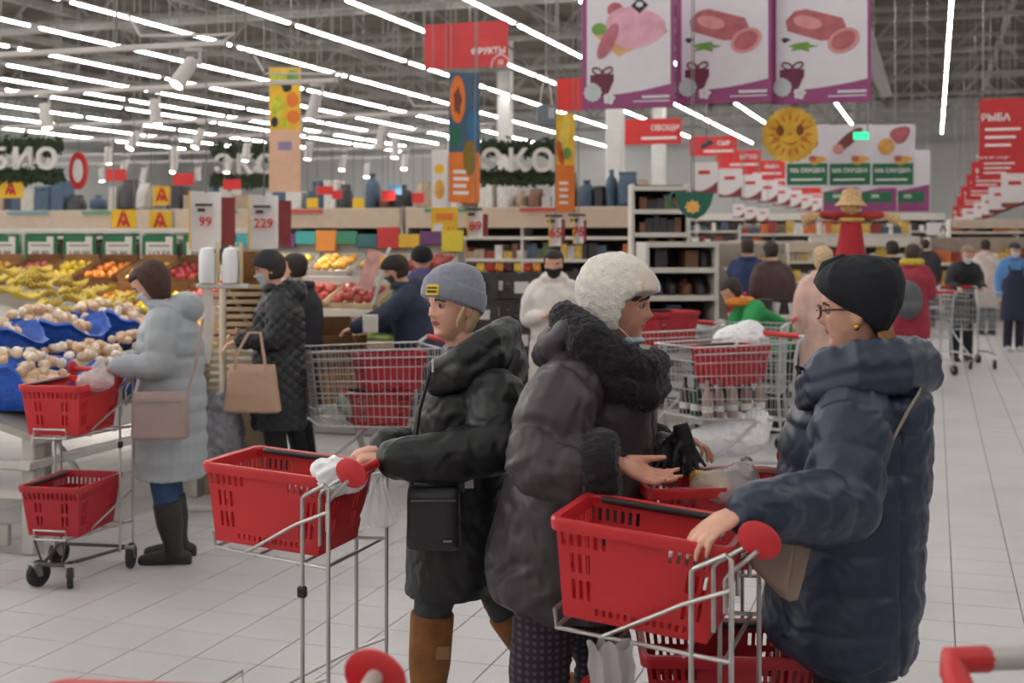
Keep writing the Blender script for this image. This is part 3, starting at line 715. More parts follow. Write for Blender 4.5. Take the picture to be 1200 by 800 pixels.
b = MB().ell(P(655, 412, 4.0), (.065, .17, .085), Matrix.Rotation(-.5, 3, 'Y')).tube([P(668, 385, 4.12), P(646, 405, 4.1), P(640, 415, 4.0), P(646, 408, 3.88), P(668, 388, 3.86)], .045, 12, rnd=True)
inst(remeshed(b, 'hood', PLUM, .0065, 4, wr(4, .005, 11)), 'hood', t)
FUR = mat('fur_black', (28, 25, 30), .9, var=.35, vs=60, bump=.6, bs=130, sheen=.15)
def furd(seed, a=.010): return lambda p: a*snoise(p, 42, seed, 3)+a*.7*snoise(p, 110, seed+1, 2)
b = MB()
cc = [P(768, 428, 3.98), P(752, 436, 3.84), P(722, 424, 3.80), P(688, 398, 3.82), P(664, 374, 3.92), P(662, 372, 4.06), P(688, 396, 4.2), P(722, 420, 4.22), P(752, 432, 4.14)]
b.tube(cc, [.05, .06, .07, .068, .052, .052, .068, .07, .06], 16, closed=True)
b.tube([q-EZ*.065+EX*.005 for q in cc], [.045, .058, .065, .065, .05, .05, .065, .065, .058], 14, closed=True)
inst(remeshed(b, 'fur_collar', FUR, .007, 2, furd(5)), 'fur_collar', t)
for a_, e_, r_ in ((P(686, 549, 3.59), P(726, 547, 3.575), .104), (P(757, 537, 4.2), P(783, 521, 4.15), .09)):
    b = MB().tube([a_, a_.lerp(e_, .35), a_.lerp(e_, .7), e_], [r_*.96, r_*1.04, r_*1.04, r_*.9], 20, rnd=False)
    dd = (e_-a_).normalized(); 
    inst(remeshed(b, 'fur_cuff', FUR, .006, 2, furd(9, .007)), 'fur_cuff', t)
def plaid():
    m = mat('trousers_plaid', (46, 42, 50), .9, var=.0); nt = m.node_tree; L = nt.links; bs = nt.nodes['Principled BSDF']
    tc = nt.nodes.new('ShaderNodeTexCoord'); w1 = nt.nodes.new('ShaderNodeTexWave'); w2 = nt.nodes.new('ShaderNodeTexWave')
    w1.bands_direction = 'X'; w2.bands_direction = 'Z'; w1.inputs['Scale'].default_value = w2.inputs['Scale'].default_value = 14
    for w_ in (w1, w2): L.new(tc.outputs['Object'], w_.inputs['Vector'])
    mx = nt.nodes.new('ShaderNodeMath'); mx.operation = 'MULTIPLY'; L.new(w1.outputs['Fac'], mx.inputs[0]); L.new(w2.outputs['Fac'], mx.inputs[1])
    r = nt.nodes.new('ShaderNodeValToRGB'); r.color_ramp.elements[0].color = (*lin((40, 37, 44)), 1); r.color_ramp.elements[1].color = (*lin((86, 80, 92)), 1)
    L.new(mx.outputs[0], r.inputs['Fac']); L.new(r.outputs['Color'], bs.inputs['Base Color']); return m
PLAID = plaid(); SHB = mat('shoe_black', (28, 27, 28), .5, var=.05)
for q in 'rl':
    b = MB(); b.tube([v['h'+q], v['h'+q].lerp(v['k'+q], .5), v['k'+q], v['k'+q].lerp(v['a'+q], .5), v['a'+q]], [.115, .105, .094, .09, .085], 18, rnd=True)
    inst(remeshed(b, 'trouser_leg', PLAID, .009, 3, wr(6, .006, 12)), 'trouser_leg', t)
    boot(t, v['a'+q], v['k'+q], fw, SHB, .12, .055, 'shoe')
FURW = mat('fur_hat_cream', (236, 229, 218), .95, var=.06, vs=50, bump=.5, bs=140, sheen=.5)
def ex6(X, Y, Z, PH, zl):
    a = np.abs((PH+np.pi) % (2*np.pi)-np.pi)
    return .020*sstep(.17, .225, Z)+.010*sstep(.1, .18, Z)+.012*sstep(0, .09, -Y)
def hat6(X, Y, Z, PH):
    a = np.abs((PH+np.pi) % (2*np.pi)-np.pi)
    zl = np.interp(a, [0, .8, 1.25, 1.52, 1.85, 2.2, 2.5, 3.15], [.158, .15, .12, .035, .02, .06, .075, .07])
    k = sstep(-.003, .004, Z-zl); return (.022+ex6(X, Y, Z, PH, zl))*k-.03*(1-k)
shell(t, M, 'fur_hat', FURW, hat6, .0045, lambda p: .003*snoise(p, 60, 3, 2)+.0012*snoise(p, 170, 5, 2), nz=70, nphi=72)
def flap6(X, Y, Z, PH):
    a = np.abs((PH+np.pi) % (2*np.pi)-np.pi)
    k = sstep(-.003, .004, Z-.142)*(1-sstep(.196, .206, Z+.02*(a-.3)*0))*(1-sstep(1.0, 1.12, a)); return .043*k-.03*(1-k)
FURV = mat('fur_hat_visor', (229, 216, 200), .95, var=.06, vs=50, bump=.5, bs=140, sheen=.5)
shell(t, M, 'visor_flap', FURV, flap6, .0045, lambda p: .003*snoise(p, 60, 4, 2), nz=70, nphi=72)
DKHAIR = mat('hair_dark_brown', (58, 44, 38), .6, var=.2, vs=50)
def fringe6(X, Y, Z, PH):
    a = np.abs((PH+np.pi) % (2*np.pi)-np.pi); k = (1-sstep(1.25, 1.4, a))*sstep(.134, .142, Z+.006*np.sin(PH*9)-.012*sstep(.6, 1.2, a)*-1); return .009*k-.03*(1-k)
shell(t, M, 'fringe', DKHAIR, fringe6, .0045, lambda p: .0015*np.sin(p[:, 1]*260), nz=60, nphi=64)
def chinmask(X, Y, Z, PH):
    a = np.abs((PH+np.pi) % (2*np.pi)-np.pi); k = (1-sstep(1.2, 1.3, a))*sstep(-.03, -.024, Z)*(1-sstep(.016, .022, Z)); return .012*k-.03*(1-k)
shell(t, M, 'face_mask', mat('mask_chin', (172, 190, 196), .9, var=.05), chinmask, .0045, None, nz=60)
b = MB()
for sg in (-1, 1): b.tube([M @ Vector((sg*.055, .055, .005)), M @ Vector((sg*.075, .02, .04)), M @ Vector((sg*.08, -.02, .07))], .0022, 5)
b.build('mask_loop', mat('mask_white', (226, 226, 226), .9), t)
P6 = P
# gloves hanging from her far hand
GL = mat('glove_leather', (38, 39, 45), .4, var=.1, bump=.15, bs=60)
gp = WP(793, 535, 4.07)
for k, (off, dr, lb) in enumerate((((-.01, 0, 0), (-.55, -.1, -1), 'black leather glove dangling nearer the fur cuff'), ((.025, -.02, 0), (.3, -.05, -1), 'black leather glove dangling beside the white carrier bag'))):
    g_ = thing('leather_glove', lb, 'glove', gp, TH)
    b = MB(); o_ = Vector(off)+EZ*.05-Vector(dr).normalized()*.02
    add_hand(b, o_, dr, (0, -1, 0), thumb=1 if k else -1, curl=(.12, .1, .12, .16), s=.74, spread=.2, fat=1.35)
    b.tube([o_-Vector(dr).normalized()*.04, o_+Vector(dr).normalized()*.03], [.026, .03], 10, flat=.6)
    inst(remeshed(b, 'leather', GL, .0042, 2, lambda p: .0012*snoise(p, 60, 7)), 'leather', g_)

# ---------- woman in the navy puffer coat and black turban
d0 = 3.75; P = local(1000, d0); yaw = math.radians(180-14)
fwd = Vector((math.cos(math.radians(180-16)), math.sin(math.radians(180-16)), -.06))
J = dict(pelvis=P(1000, 620, 3.75), chest=P(1012, 500, 3.75), neck=P(1018, 435, 3.75), sl=P(1004, 480, 3.53), sr=P(1010, 480, 3.97), el=P(988, 598, 3.42), er=P(975, 590, 4.05), wl=P(868, 600, 3.10), wr=P(930, 572, 4.0),
         hl=P(985, 650, 3.67), hr=P(1005, 650, 3.83), kl=P(985, 815, 3.67), kr=P(1005, 815, 3.83), al=P(990, 950, 3.67), ar=P(1010, 935, 3.83))
hnd = [dict(wrist=P(868, 599, 3.10), d=(-.8, -.2, -.38), pn=(.25, .3, -.9), thumb=-1, curl=(.32, .34, .36, .4), tcurl=.3, s=1.0), dict(wrist=P(930, 572, 4.0), d=(-1, 0, -.1), pn=(0, 0, -1), thumb=1, curl=(.5, .5, .5, .5), s=.98)]
t, M, v, fw, sx = person('woman in a long navy puffer coat, black turban and glasses', 1000, d0, yaw, J, dict(frame=(P(1003, 408, 3.75), fwd), s=1.0), .0055, SKIN, hnd)
NAVY = mat('coat_navy', (35, 47, 69), .4, var=.08, vs=7, bump=.6, bs=8, ridge=True)
def q7(r): return 1+.06*(abs(math.sin(math.pi*(r-452)/44))**.32-.85)
secs = [(768, 928, 1056, .24), (748, 900, 1066, .26), (722, 893, 1070, .265), (690, 903, 1075, .258), (650, 911, 1077, .25), (610, 915, 1079, .245), (570, 913, 1083, .238), (530, 914, 1088, .23), (490, 926, 1089, .222), (462, 944, 1087, .20), (445, 958, 1080, .16), (430, 975, 1066, .12)]
b = MB(); b.loft(coat_rings(secs, P, d0, 150, q7))
sleeve(b, [P(1002, 475, 3.57), P(996, 510, 3.48), P(986, 592, 3.38), P(945, 597, 3.27), P(882, 599, 3.11)], [.10, .112, .106, .096, .072], 80, q=.09, per=.105, ph=.02, nseg=22)
sleeve(b, [P(1010, 475, 3.95), P(985, 560, 4.04), P(975, 590, 4.04), P(938, 574, 4.0)], [.1, .11, .1, .075], 60, q=.08, per=.1)
def seam7(p): return wr(23, .0045, 9)(p)-.009*np.exp(-(p[:, 0]-.075)**2/.007**2)*(p[:, 1] < -.12)*(p[:, 2] < 1.2)
inst(remeshed(b, 'coat', NAVY, .0068, 1, seam7), 'coat', t)
b = MB()                                              # thick quilted hood around the neck
cc = [P(948, 436, 3.72), P(962, 424, 3.58), P(1005, 412, 3.53), P(1050, 408, 3.57), P(1080, 408, 3.72), P(1055, 405, 3.9), P(1010, 408, 3.97), P(962, 420, 3.9)]
b.tube(cc, [.026, .032, .034, .034, .034, .034, .034, .032], 14, closed=True)
b.tube([q-EZ*.04+(q-P(1012, 430, 3.75))*.05 for q in cc], [.035, .042, .046, .048, .048, .048, .046, .042], 14, closed=True)
b.tube([q-EZ*.085+(q-P(1012, 430, 3.75))*.08 for q in cc], [.032, .04, .046, .05, .05, .05, .046, .04], 14, closed=True)
b.ell(P(1046, 446, 3.75), (.085, .18, .085))
inst(remeshed(b, 'hood', NAVY, .008, 2, lambda p: .006*snoise(p, 12, 8)+.003*np.sin(p[:, 0]*90)*(p[:, 2] > 1.40)), 'hood', t)
MB().tube([P(940, 432, 3.66), P(934, 430, 3.62), P(938, 438, 3.62)], .006, 6).build('hood_toggle', mat('toggle_black', (20, 20, 22), .5), t)
TURB = mat('turban_black', (24, 27, 34), .85, var=.15, vs=30, bump=.4, bs=12, ridge=True)
def ex7(X, Y, Z, PH, zl):
    a = np.abs((PH+np.pi) % (2*np.pi)-np.pi)
    return .030*sstep(.12, .225, Z)+.030*sstep(0, .1, -Y)*sstep(.04, .16, Z)+.008*gs(a, .95+(.2-Z)*2.5, .12)+.006*gs(a, 1.7+(.2-Z)*3.0, .14)+.006*gs(a, 2.4, .15)
shell(t, M, 'turban', TURB, hat_off(.016, .168, .03, ex7), .0045, lambda p: .003*snoise(p, 18, 3), nz=60, nphi=72)
b = MB().tube([M @ Vector((0, .098, .20)), M @ Vector((0, .07, .245)), M @ Vector((0, .02, .268))], [.012, .018, .012], 10, rnd=True); b.build('turban_knot', TURB, t)
GLS = mat('glasses_frame', (92, 42, 40), .35, var=.1)
b = MB()
for sg in (-1, 1):
    b.tube([M @ Vector((sg*.034+.026*math.cos(a_), .102-.010*abs(math.cos(a_)), .112+.019*math.sin(a_))) for a_ in np.linspace(0, 6.283, 16, endpoint=False)], .0026, 6, closed=True)
    b.tube([M @ Vector((sg*.06, .094, .118)), M @ Vector((sg*.079, .06, .12)), M @ Vector((sg*.083, -.01, .118))], .0028, 6)
b.tube([M @ Vector((-.009, .104, .116)), M @ Vector((.009, .104, .116))], .0026, 6)
b.build('glasses', GLS, t)
GOLD = mat('earring_gold', (214, 160, 70), .25, .9, var=.03)
MB().ell(M @ Vector((-.088, -.008, .068)), (.009, .009, .011)).build('earring', GOLD, t)
b = MB()
for k in range(6): b.tube([M @ Vector((-.02-.01*k, -.100+.006*k, .05)), M @ Vector((-.022-.01*k, -.110+.006*k, .02)), M @ Vector((-.02-.01*k, -.10+.006*k, 0))], .009, 6)
b.build('hair', mat('hair_auburn', (170, 120, 70), .6, var=.2), t)
LEGB = mat('tights_black', (26, 26, 30), .85, var=.06)
for q in 'lr':
    b = MB(); b.tube([v['h'+q], v['k'+q], v['a'+q]], [.1, .075, .055], 14, rnd=True); inst(remeshed(b, 'legging', LEGB, .012, 3), 'legging', t)
    boot(t, v['a'+q], v['k'+q], fw, SHB, .25, .058)
P7 = P
# ============================================================ red baskets, basket trolleys, wire trolleys
RED = mat('plastic_red', (202, 43, 48), .4, var=.05, vs=5, spec=.5)
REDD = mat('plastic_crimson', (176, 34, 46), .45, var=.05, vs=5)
CHROME = mat('wire_chrome', (186, 184, 180), .32, .75, var=.03)
BLKP = mat('plastic_black', (30, 30, 32), .5, var=.05)
RUB = mat('rubber', (46, 45, 46), .8, var=.06); ZINC = mat('zinc', (170, 170, 168), .4, .7, var=.05)
def wall_grid(b, c00, c10, c11, c01, nu, nv, hole, th):
    c00, c10, c11, c01 = map(Vector, (c00, c10, c11, c01))
    nrm = (c10-c00).cross(c01-c00).normalized()*th
    def pt(i, j): u, w_ = i/nu, j/nv; return (c00*(1-u)+c10*u)*(1-w_)+(c01*(1-u)+c11*u)*w_
    keep = [[not hole(i, j) for j in range(nv)] for i in range(nu)]
    vs = []; fs = []
    for i in range(nu+1):
        for j in range(nv+1): p = pt(i, j); vs += [p, p-nrm]
    def ix(i, j, k): return 2*(i*(nv+1)+j)+k
    for i in range(nu):
        for j in range(nv):
            if not keep[i][j]: continue
            fs.append((ix(i, j, 0), ix(i+1, j, 0), ix(i+1, j+1, 0), ix(i, j+1, 0)))
            fs.append((ix(i, j, 1), ix(i, j+1, 1), ix(i+1, j+1, 1), ix(i+1, j, 1)))
            for di, dj, a_, e_ in ((-1, 0, (0, 1), (0, 0)), (1, 0, (1, 0), (1, 1)), (0, -1, (0, 0), (1, 0)), (0, 1, (1, 1), (0, 1))):
                ii, jj = i+di, j+dj
                if not (0 <= ii < nu and 0 <= jj < nv and keep[ii][jj]):
                    fs.append((ix(i+a_[0], j+a_[1], 0), ix(i+a_[0], j+a_[1], 1), ix(i+e_[0], j+e_[1], 1), ix(i+e_[0], j+e_[1], 0)))
    b.add(vs, fs)
def basket_meshes(L=.435, Wd=.315, Hh=.25, m=RED, k=.84, holes=True):
    b = MB(); a, e = L/2, Wd/2; a2, e2 = a*k, e*k
    def hl(i, j):
        if not holes: return False
        if j in (11, 12): return i % 2 == 1 and (i < 13 or i > 26)
        if i in (3, 5, 7, 32, 34, 36): return j in (3, 4, 5, 7, 8, 9)
        return j == 1 and i % 2 == 1 and 4 < i < 35
    def hs(i, j):
        if not holes: return False
        if j in (11, 12): return i % 2 == 1
        return i in (5, 7, 17, 19) and j in (3, 4, 5, 7, 8, 9)
    wall_grid(b, (-a2, -e2, 0), (a2, -e2, 0), (a, -e, Hh), (-a, -e, Hh), 40, 15, hl, .005)
    wall_grid(b, (a2, e2, 0), (-a2, e2, 0), (-a, e, Hh), (a, e, Hh), 40, 15, hl, .005)
    wall_grid(b, (a2, -e2, 0), (a2, e2, 0), (a, e, Hh), (a, -e, Hh), 25, 15, hs, .005)
    wall_grid(b, (-a2, e2, 0), (-a2, -e2, 0), (-a, -e, Hh), (-a, e, Hh), 25, 15, hs, .005)
    wall_grid(b, (-a2, e2, 0), (a2, e2, 0), (a2, -e2, 0), (-a2, -e2, 0), 4, 4, lambda i, j: False, .005)
    tub = b.mesh('tub', m, False)
    def rr(a_, e_, z, r=.03, n=5):
        o = []
        for cx, cy, t0 in ((a_-r, e_-r, 0), (-a_+r, e_-r, 1), (-a_+r, -e_+r, 2), (a_-r, -e_+r, 3)):
            for i in range(n): t = (t0+i/(n-1))*math.pi/2; o.append(Vector((cx+r*math.cos(t), cy+r*math.sin(t), z)))
        return o
    z = Hh
    rim = MB().loft([rr(a-.004, e-.004, z-.028), rr(a+.012, e+.012, z-.03), rr(a+.016, e+.016, z-.006), rr(a+.013, e+.013, z+.002), rr(a-.002, e-.002, z), rr(a-.006, e-.006, z-.006)], closed=True).mesh('rim', m)
    hd = MB(); y = -e+.026
    hd.tube([(-.17, y, z-.005), (.17, y, z-.005)], .013, 10, rnd=True, flat=.7)
    return tub, rim, hd.mesh('handle', BLKP)
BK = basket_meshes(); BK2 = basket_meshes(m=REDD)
def basket(label, loc, rz, kit=BK, flip=1, group=None, tilt=0.0, sc=1.0):
    t = thing('shopping_basket', label, 'basket', loc, rz, group)
    if tilt: t.rotation_euler = (0, tilt, rz)
    t.scale = (sc, sc, sc)
    inst(kit[0], 'tub', t); inst(kit[1], 'rim', t); inst(kit[2], 'handle', t, rot=(0, 0, 0 if flip > 0 else math.pi))
    return t
def caster(parent, loc, rz, r=.066, wd=.03):
    h = MB(); h.box((.02, 0, r*1.75), (.05, .05, .02), bev=.004)
    for s in (-1, 1): h.prism([(-.012, -.012), (.012, -.012), (.05, r*.75), (-.005, r*.75)], .004, Matrix.Translation((0, s*(wd/2+.004), r)))
    o = h.build('caster', ZINC, parent, loc, (0, 0, rz), False)
    w_ = MB().lathe([(.006, -wd/2), (r*.55, -wd/2), (r*.6, -wd*.3), (r*.62, -wd/2), (r*.93, -wd/2), (r, -wd*.28), (r, wd*.28), (r*.93, wd/2), (r*.62, wd/2), (r*.6, wd*.3), (r*.55, wd/2), (.006, wd/2)], (0, 0, r), 18, Matrix.Rotation(math.pi/2, 3, 'X'))
    w_.build('wheel', RUB, o)
    MB().lathe([(.002, -wd/2-.003), (r*.22, -wd/2-.003), (r*.22, wd/2+.003), (.002, wd/2+.003)], (0, 0, r), 10, Matrix.Rotation(math.pi/2, 3, 'X')).build('hub', ZINC, o)
    return o
def basket_trolley(label, loc, rz, bar=None):
    t = thing('basket_trolley', label, 'trolley', loc, rz)
    r = .0058; LL = .47; wb, wf = .205, .085
    for z, nm in ((.245, 'lower_shelf'), (.745, 'upper_shelf')):
        b = MB()
        b.tube([(0, wb, z), (LL, wf, z), (LL+.005, wf, z+.045), (LL+.005, -wf, z+.045), (LL, -wf, z), (0, -wb, z)], r, 8)
        b.tube([(LL, wf, z), (LL, -wf, z)], r, 8).tube([(.02, wb-.01, z-.005), (.02, -wb+.01, z-.005)], r, 8)
        for u in (.12, .3): y = wb+(wf-wb)*u/LL; b.tube([(u, y, z-.008), (u, -y, z-.008)], r*.8, 6)
        b.tube([(.0, wb, z+.17), (.12, wb-.02, z+.12), (LL*.72, wb+(wf-wb)*.72, z)], r, 8).tube([(.0, -wb, z+.17), (.12, -wb+.02, z+.12), (LL*.72, -wb-(wf-wb)*.72, z)], r, 8)
        b.build(nm, CHROME, t)
    for s in (-1, 1):
        y = s*wb
        b = MB().tube([(0, y, .09), (0, y, .985), (.012, y, .997), (.09, y-s*.02, .955), (.1, y-s*.022, .945), (.1, y-s*.022, .10)], r*1.15, 8); b.build('post_loop', CHROME, t)
        MB().tube([(.05, y-s*.04, .80), (.05, y-s*.04, .955), (.04, y-s*.04, .968), (-.055, y-s*.035, 1.03)], r, 8).build('handle_arm', CHROME, t)
        MB().tube([(.02, y-s*.03, .85), (.02, y-s*.03, .93), (.01, y-s*.03, .945), (-.06, y-s*.01, 1.01)], r, 8).build('handle_arm', CHROME, t)
        d_ = MB().lathe([(.002, -.008), (.048, -.008), (.056, -.004), (.056, .004), (.048, .008), (.002, .008)], n=24, R=Matrix.Rotation(math.pi/2, 3, 'X'))
        o = d_.build('handle_disc', RED, t, (-.06, s*.17, 1.03)); o.rotation_euler = (0, -.5, 0); o.scale = (.95, 1, .74)
    MB().tube([(-.06, -.165, 1.03), (-.06, .165, 1.03)], .0145, 12).build('handle_bar', bar or RED, t)
    b = MB().tube([(.01, wb, .115), (.45, .05, .115)], .009, 8).tube([(.01, -wb, .115), (.45, -.05, .115)], .009, 8).tube([(.45, -.09, .118), (.45, .09, .118)], .011, 8).tube([(.03, -wb, .115), (.03, wb, .115)], .009, 8)
    b.tube([(.45, .05, .115), (LL, wf, .245)], .006, 6).tube([(.45, -.05, .115), (LL, -wf, .245)], .006, 6)
    b.build('chassis', mat('frame_dark', (84, 82, 80), .4, .6), t)
    for x, y, a_ in ((.02, wb, .2), (.02, -wb, -.3), (.43, .085, .5), (.43, -.085, -.4)): caster(t, (x, y, 0), a_)
    MB().box((.1, wb-.02, .66), (.03, .02, .035), bev=.005).build('coin_lock', BLKP, t)
    return t
def camrot(hr, hd): return TH+math.atan2(hd, hr)
def on_trolley(loc, rz, dx, z): return Vector(loc)+Vector((math.cos(rz)*dx, math.sin(rz)*dx, z))
def trolley_set(label, xr, d, hr, hd, top=None, low=None, kit=BK, tilt=0.0, bar=None):
    loc = W(600+xr/d*F, d, 0); rz = camrot(hr, hd)
    basket_trolley(label, loc, rz, bar or RED)
    for q, z in ((top, .756), (low, .256)):
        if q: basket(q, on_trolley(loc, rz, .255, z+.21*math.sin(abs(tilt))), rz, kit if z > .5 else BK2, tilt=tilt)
    return loc, rz
# trolley of the woman in the navy coat; rear centre in camera axes
c3 = trolley_set('red basket trolley gripped by the woman in the navy puffer coat', .585, 3.20, -.94, .34, 'bright red basket on top of the trolley beside the navy coat', 'crimson basket low down on the trolley beside the navy coat', tilt=-.09)
c2 = trolley_set('red basket trolley pushed by the woman in the grey beanie', -.485, 4.05, -.93, .33, 'red basket on the upper shelf of the trolley by the grey beanie woman', tilt=-.06)
c1 = trolley_set('basket trolley with two red baskets beside the onion stand', -2.2, 6.78, -.17, -.985, 'upper red basket on the trolley beside the onions', 'lower red basket on the trolley beside the onions')
c4 = trolley_set('basket trolley standing behind the bright red basket, loaded with bags', .86, 3.95, -.97, -.1, 'red basket full of bagged groceries behind the bright red basket', None)
TUBEG = mat('handle_grey', (190, 186, 180), .4, .2, var=.03)
c5 = trolley_set('basket trolley cut off by the bottom edge, its red handle disc showing', -.30, 1.925, -.98, .1, 'red basket whose rim just shows at the bottom left edge', None, bar=TUBEG)
c7 = trolley_set('basket trolley with a red basket beside the grey brown coat', 1.93, 14.0, -.2, -.98, 'red basket beside the person in the grey brown coat', None, BK2)
c8 = trolley_set('basket trolley with a red basket beside the navy waistcoat man', 2.62, 15.1, .3, -.95, 'red basket beside the man in the navy waistcoat', None, BK2)
# second low basket beside the plaid trousers
basket('crimson basket low down behind the legs of the bright basket trolley', W(848, 3.86, .256), camrot(-1, .05), BK2, sc=1.12)
# ---------- wire supermarket trolleys
WIRE = mat('trolley_wire', (190, 192, 192), .35, .6, var=.03)
def wire_trolley(label, loc, rz, seat=True, grip=RED):
    t = thing('wire_trolley', label, 'trolley', loc, rz)
    Lr, Lf = 0.0, .82; wr_, wf = .27, .22; zr, zf = .46, .52; zt = 1.0
    def side(s):
        b = MB()
        def q(u, w_):                                  # u along, w up
            x = Lr+(Lf-Lr)*u+(.06*(w_-.5))*u; y = s*((wr_+(wf-wr_)*u)*(.88+.12*w_)); z = (zr+(zf-zr)*u)*(1-w_)+zt*w_; return (x, y, z)
        for w_ in (0, .14, .28, .44, .6, .78, 1.0): b.tube([q(0, w_), q(.5, w_), q(1, w_)], .0065 if w_ in (0, 1.0) else .0036, 5)
        for k in range(21): b.tube([q(k/20, 0), q(k/20, 1)], .0024, 4)
        b.tube([q(0, .9), q(1, .9)], .005, 5)
        return b, q
    sides = []
    for s in (-1, 1):
        b, q = side(s); b.build('basket_side', WIRE, t); sides.append(q)
    b = MB()
    for w_ in (0, .2, .4, .6, .8, 1.0): b.tube([sides[0](1, w_), sides[1](1, w_)], .0065 if w_ in (0, 1.0) else .0036, 5)
    for k in range(10):
        u = k/9; p, p2 = Vector(sides[0](1, 0)).lerp(Vector(sides[1](1, 0)), u), Vector(sides[0](1, 1)).lerp(Vector(sides[1](1, 1)), u); b.tube([p, p2], .0024, 4)
    b.build('basket_front', WIRE, t)
    b = MB()
    for w_ in (0, .25, .5, .75, 1.0): b.tube([sides[0](0, w_), sides[1](0, w_)], .0065 if w_ in (0, 1.0) else .0036, 5)
    for k in range(10):
        u = k/9; p, p2 = Vector(sides[0](0, 0)).lerp(Vector(sides[1](0, 0)), u), Vector(sides[0](0, 1)).lerp(Vector(sides[1](0, 1)), u); b.tube([p, p2], .0024, 4)
    b.build('rear_gate', WIRE, t)
    b = MB()
    for k in range(18): b.tube([sides[0](k/17, 0), sides[1](k/17, 0)], .003, 4)
    for k in range(4): b.tube([Vector(sides[0](0, 0)).lerp(Vector(sides[1](0, 0)), (k+.5)/4), Vector(sides[0](1, 0)).lerp(Vector(sides[1](1, 0)), (k+.5)/4)], .004, 4)
    b.build('basket_floor', WIRE, t)
    for s in (-1, 1):
        MB().tube([(-.08, s*.27, 1.04), (-.02, s*.27, 1.0), (0, s*.265, .9), (.02, s*.25, .48), (.0, s*.26, .2), (-.02, s*.27, .14)], .013, 8).build('rear_post', WIRE, t)
        MB().tube([(-.02, s*.27, .17), (.4, s*.23, .2), (.78, s*.16, .19)], .013, 8).build('chassis_rail', WIRE, t)
        MB().tube([(.3, s*.22, .48), (.55, s*.19, .3), (.74, s*.165, .19)], .011, 8).build('front_strut', WIRE, t)
        caster(t, (-.02, s*.27, 0), .1, .065, .03); caster(t, (.76, s*.16, 0), -.2, .065, .03)
    MB().tube([(-.08, -.27, 1.04), (-.08, .27, 1.04)], .013, 10).build('handle_tube', WIRE, t)
    MB().tube([(-.08, -.22, 1.04), (-.08, .22, 1.04)], .02, 12).build('handle_grip', grip, t)
    return t
def wt(label, px, d, hr, hd): loc = W(px, d); rz = camrot(hr, hd); return wire_trolley(label, loc, rz), loc, rz
T2, l2, r2 = wt('wire trolley with red baskets standing beside the navy jacket shopper', 502, 8.7, -.93, -.36)
basket('red basket in the wire trolley beside the navy jacket shopper', on_trolley(l2, r2, .28, .72), r2, BK2)
basket('lower red basket inside the wire trolley beside the navy jacket', on_trolley(l2, r2, .36, .475), r2, BK2, sc=.95)
T3, l3, r3 = wt('wire trolley full of bags and bottles behind the hands of the fur hat woman', 902, 9.1, -.86, -.5)
basket('red basket lying across the wire trolley full of bags', on_trolley(l3, r3, .36, .72), r3+.12, BK2, sc=1.04)
T4, l4, r4 = wt('wire trolley with a red basket beside the cheek of the fur hat woman', 806, 10.4, -.8, -.6)
basket('red basket on the wire trolley near the fur hat woman', on_trolley(l4, r4, .26, .88), r4, BK2, sc=1.04)
T5, l5, r5 = wt('wire trolley pushed by a leaning man down the aisle', 1124, 17.4, .05, -1)
T6, l6, r6 = wt('wire trolley handle end beside the shopper in red and yellow', 1094, 15.9, -.2, 1)
T7, l7, r7 = wt('wire trolley half hidden behind the bent shopper in green', 918, 10.6, -.95, .3)
T8, l8, r8 = wt('wire trolley at the bottom right corner, only its grey handle showing', 1328, 2.09, .12, -1)
for o_ in T8.children:
    if o_.name.startswith('handle_grip'): o_.data.materials[0] = TUBEG
for s_ in (-1, 1): MB().tube([(-.08, s_*.215, 1.04), (-.08, s_*.275, 1.04), (-.06, s_*.28, 1.03), (-.01, s_*.275, .98)], .023, 10, rnd=True).build('end_cap', RED, T8)
# ---------- bags
PLW = mat('plastic_bag_white', (240, 240, 242), .3, var=.03, bump=.5, bs=22)
PLC = mat('plastic_bag_clear', (222, 222, 224), .25, var=.05, bump=.4, bs=40, alpha=.42)
PLG = mat('plastic_bag_grey', (176, 168, 168), .45, var=.06, bump=.3, bs=40, alpha=.8)
def crumple(b, name, m, vox, seed, amp=.012): 
    return remeshed(b, name, m, vox, 1, lambda p: amp*(1-2.6*np.abs(snoise(p, 20, seed, 3)))+amp*.4*snoise(p, 50, seed+2, 2))
def bag(label, loc, parts, m=PLW, vox=.008, seed=1, handles=None, amp=.012, name='carrier_bag', cat='bag', group=None):
    t = thing(name, label, cat, loc, TH, group); b = MB()
    for c, r in parts: b.ell(c, r, None, 16, 10)
    inst(crumple(b, 'bag_body', m, vox, seed, amp), 'bag_body', t)
    for h in handles or []: MB().tube(h, .007, 6, flat=.4).build('bag_handle', m, t)
    return t
bag('white plastic carrier bag hanging on the front of the wire trolley', WP(860, 505, 8.85), [((0, 0, -.02), (.24, .13, .15)), ((-.14, 0, -.06), (.18, .1, .09)), ((.14, 0, .06), (.12, .1, .1))], vox=.012, amp=.014, seed=3, handles=[[(-.02, 0, .1), (.04, -.02, .2), (.14, -.02, .2), (.2, 0, .12)]])
bag('white bag crumpled in the child seat of the wire trolley', WP(868, 400, 9.3), [((0, 0, 0), (.2, .14, .12)), ((.06, 0, .08), (.1, .08, .07))], seed=5)
bag('white plastic bag in the basket beside the grey beanie woman', WP(392, 557, 3.95), [((0, 0, 0), (.055, .06, .055)), ((.04, 0, -.01), (.05, .05, .035)), ((-.03, 0, .02), (.035, .04, .03))], PLW, .006, 7)
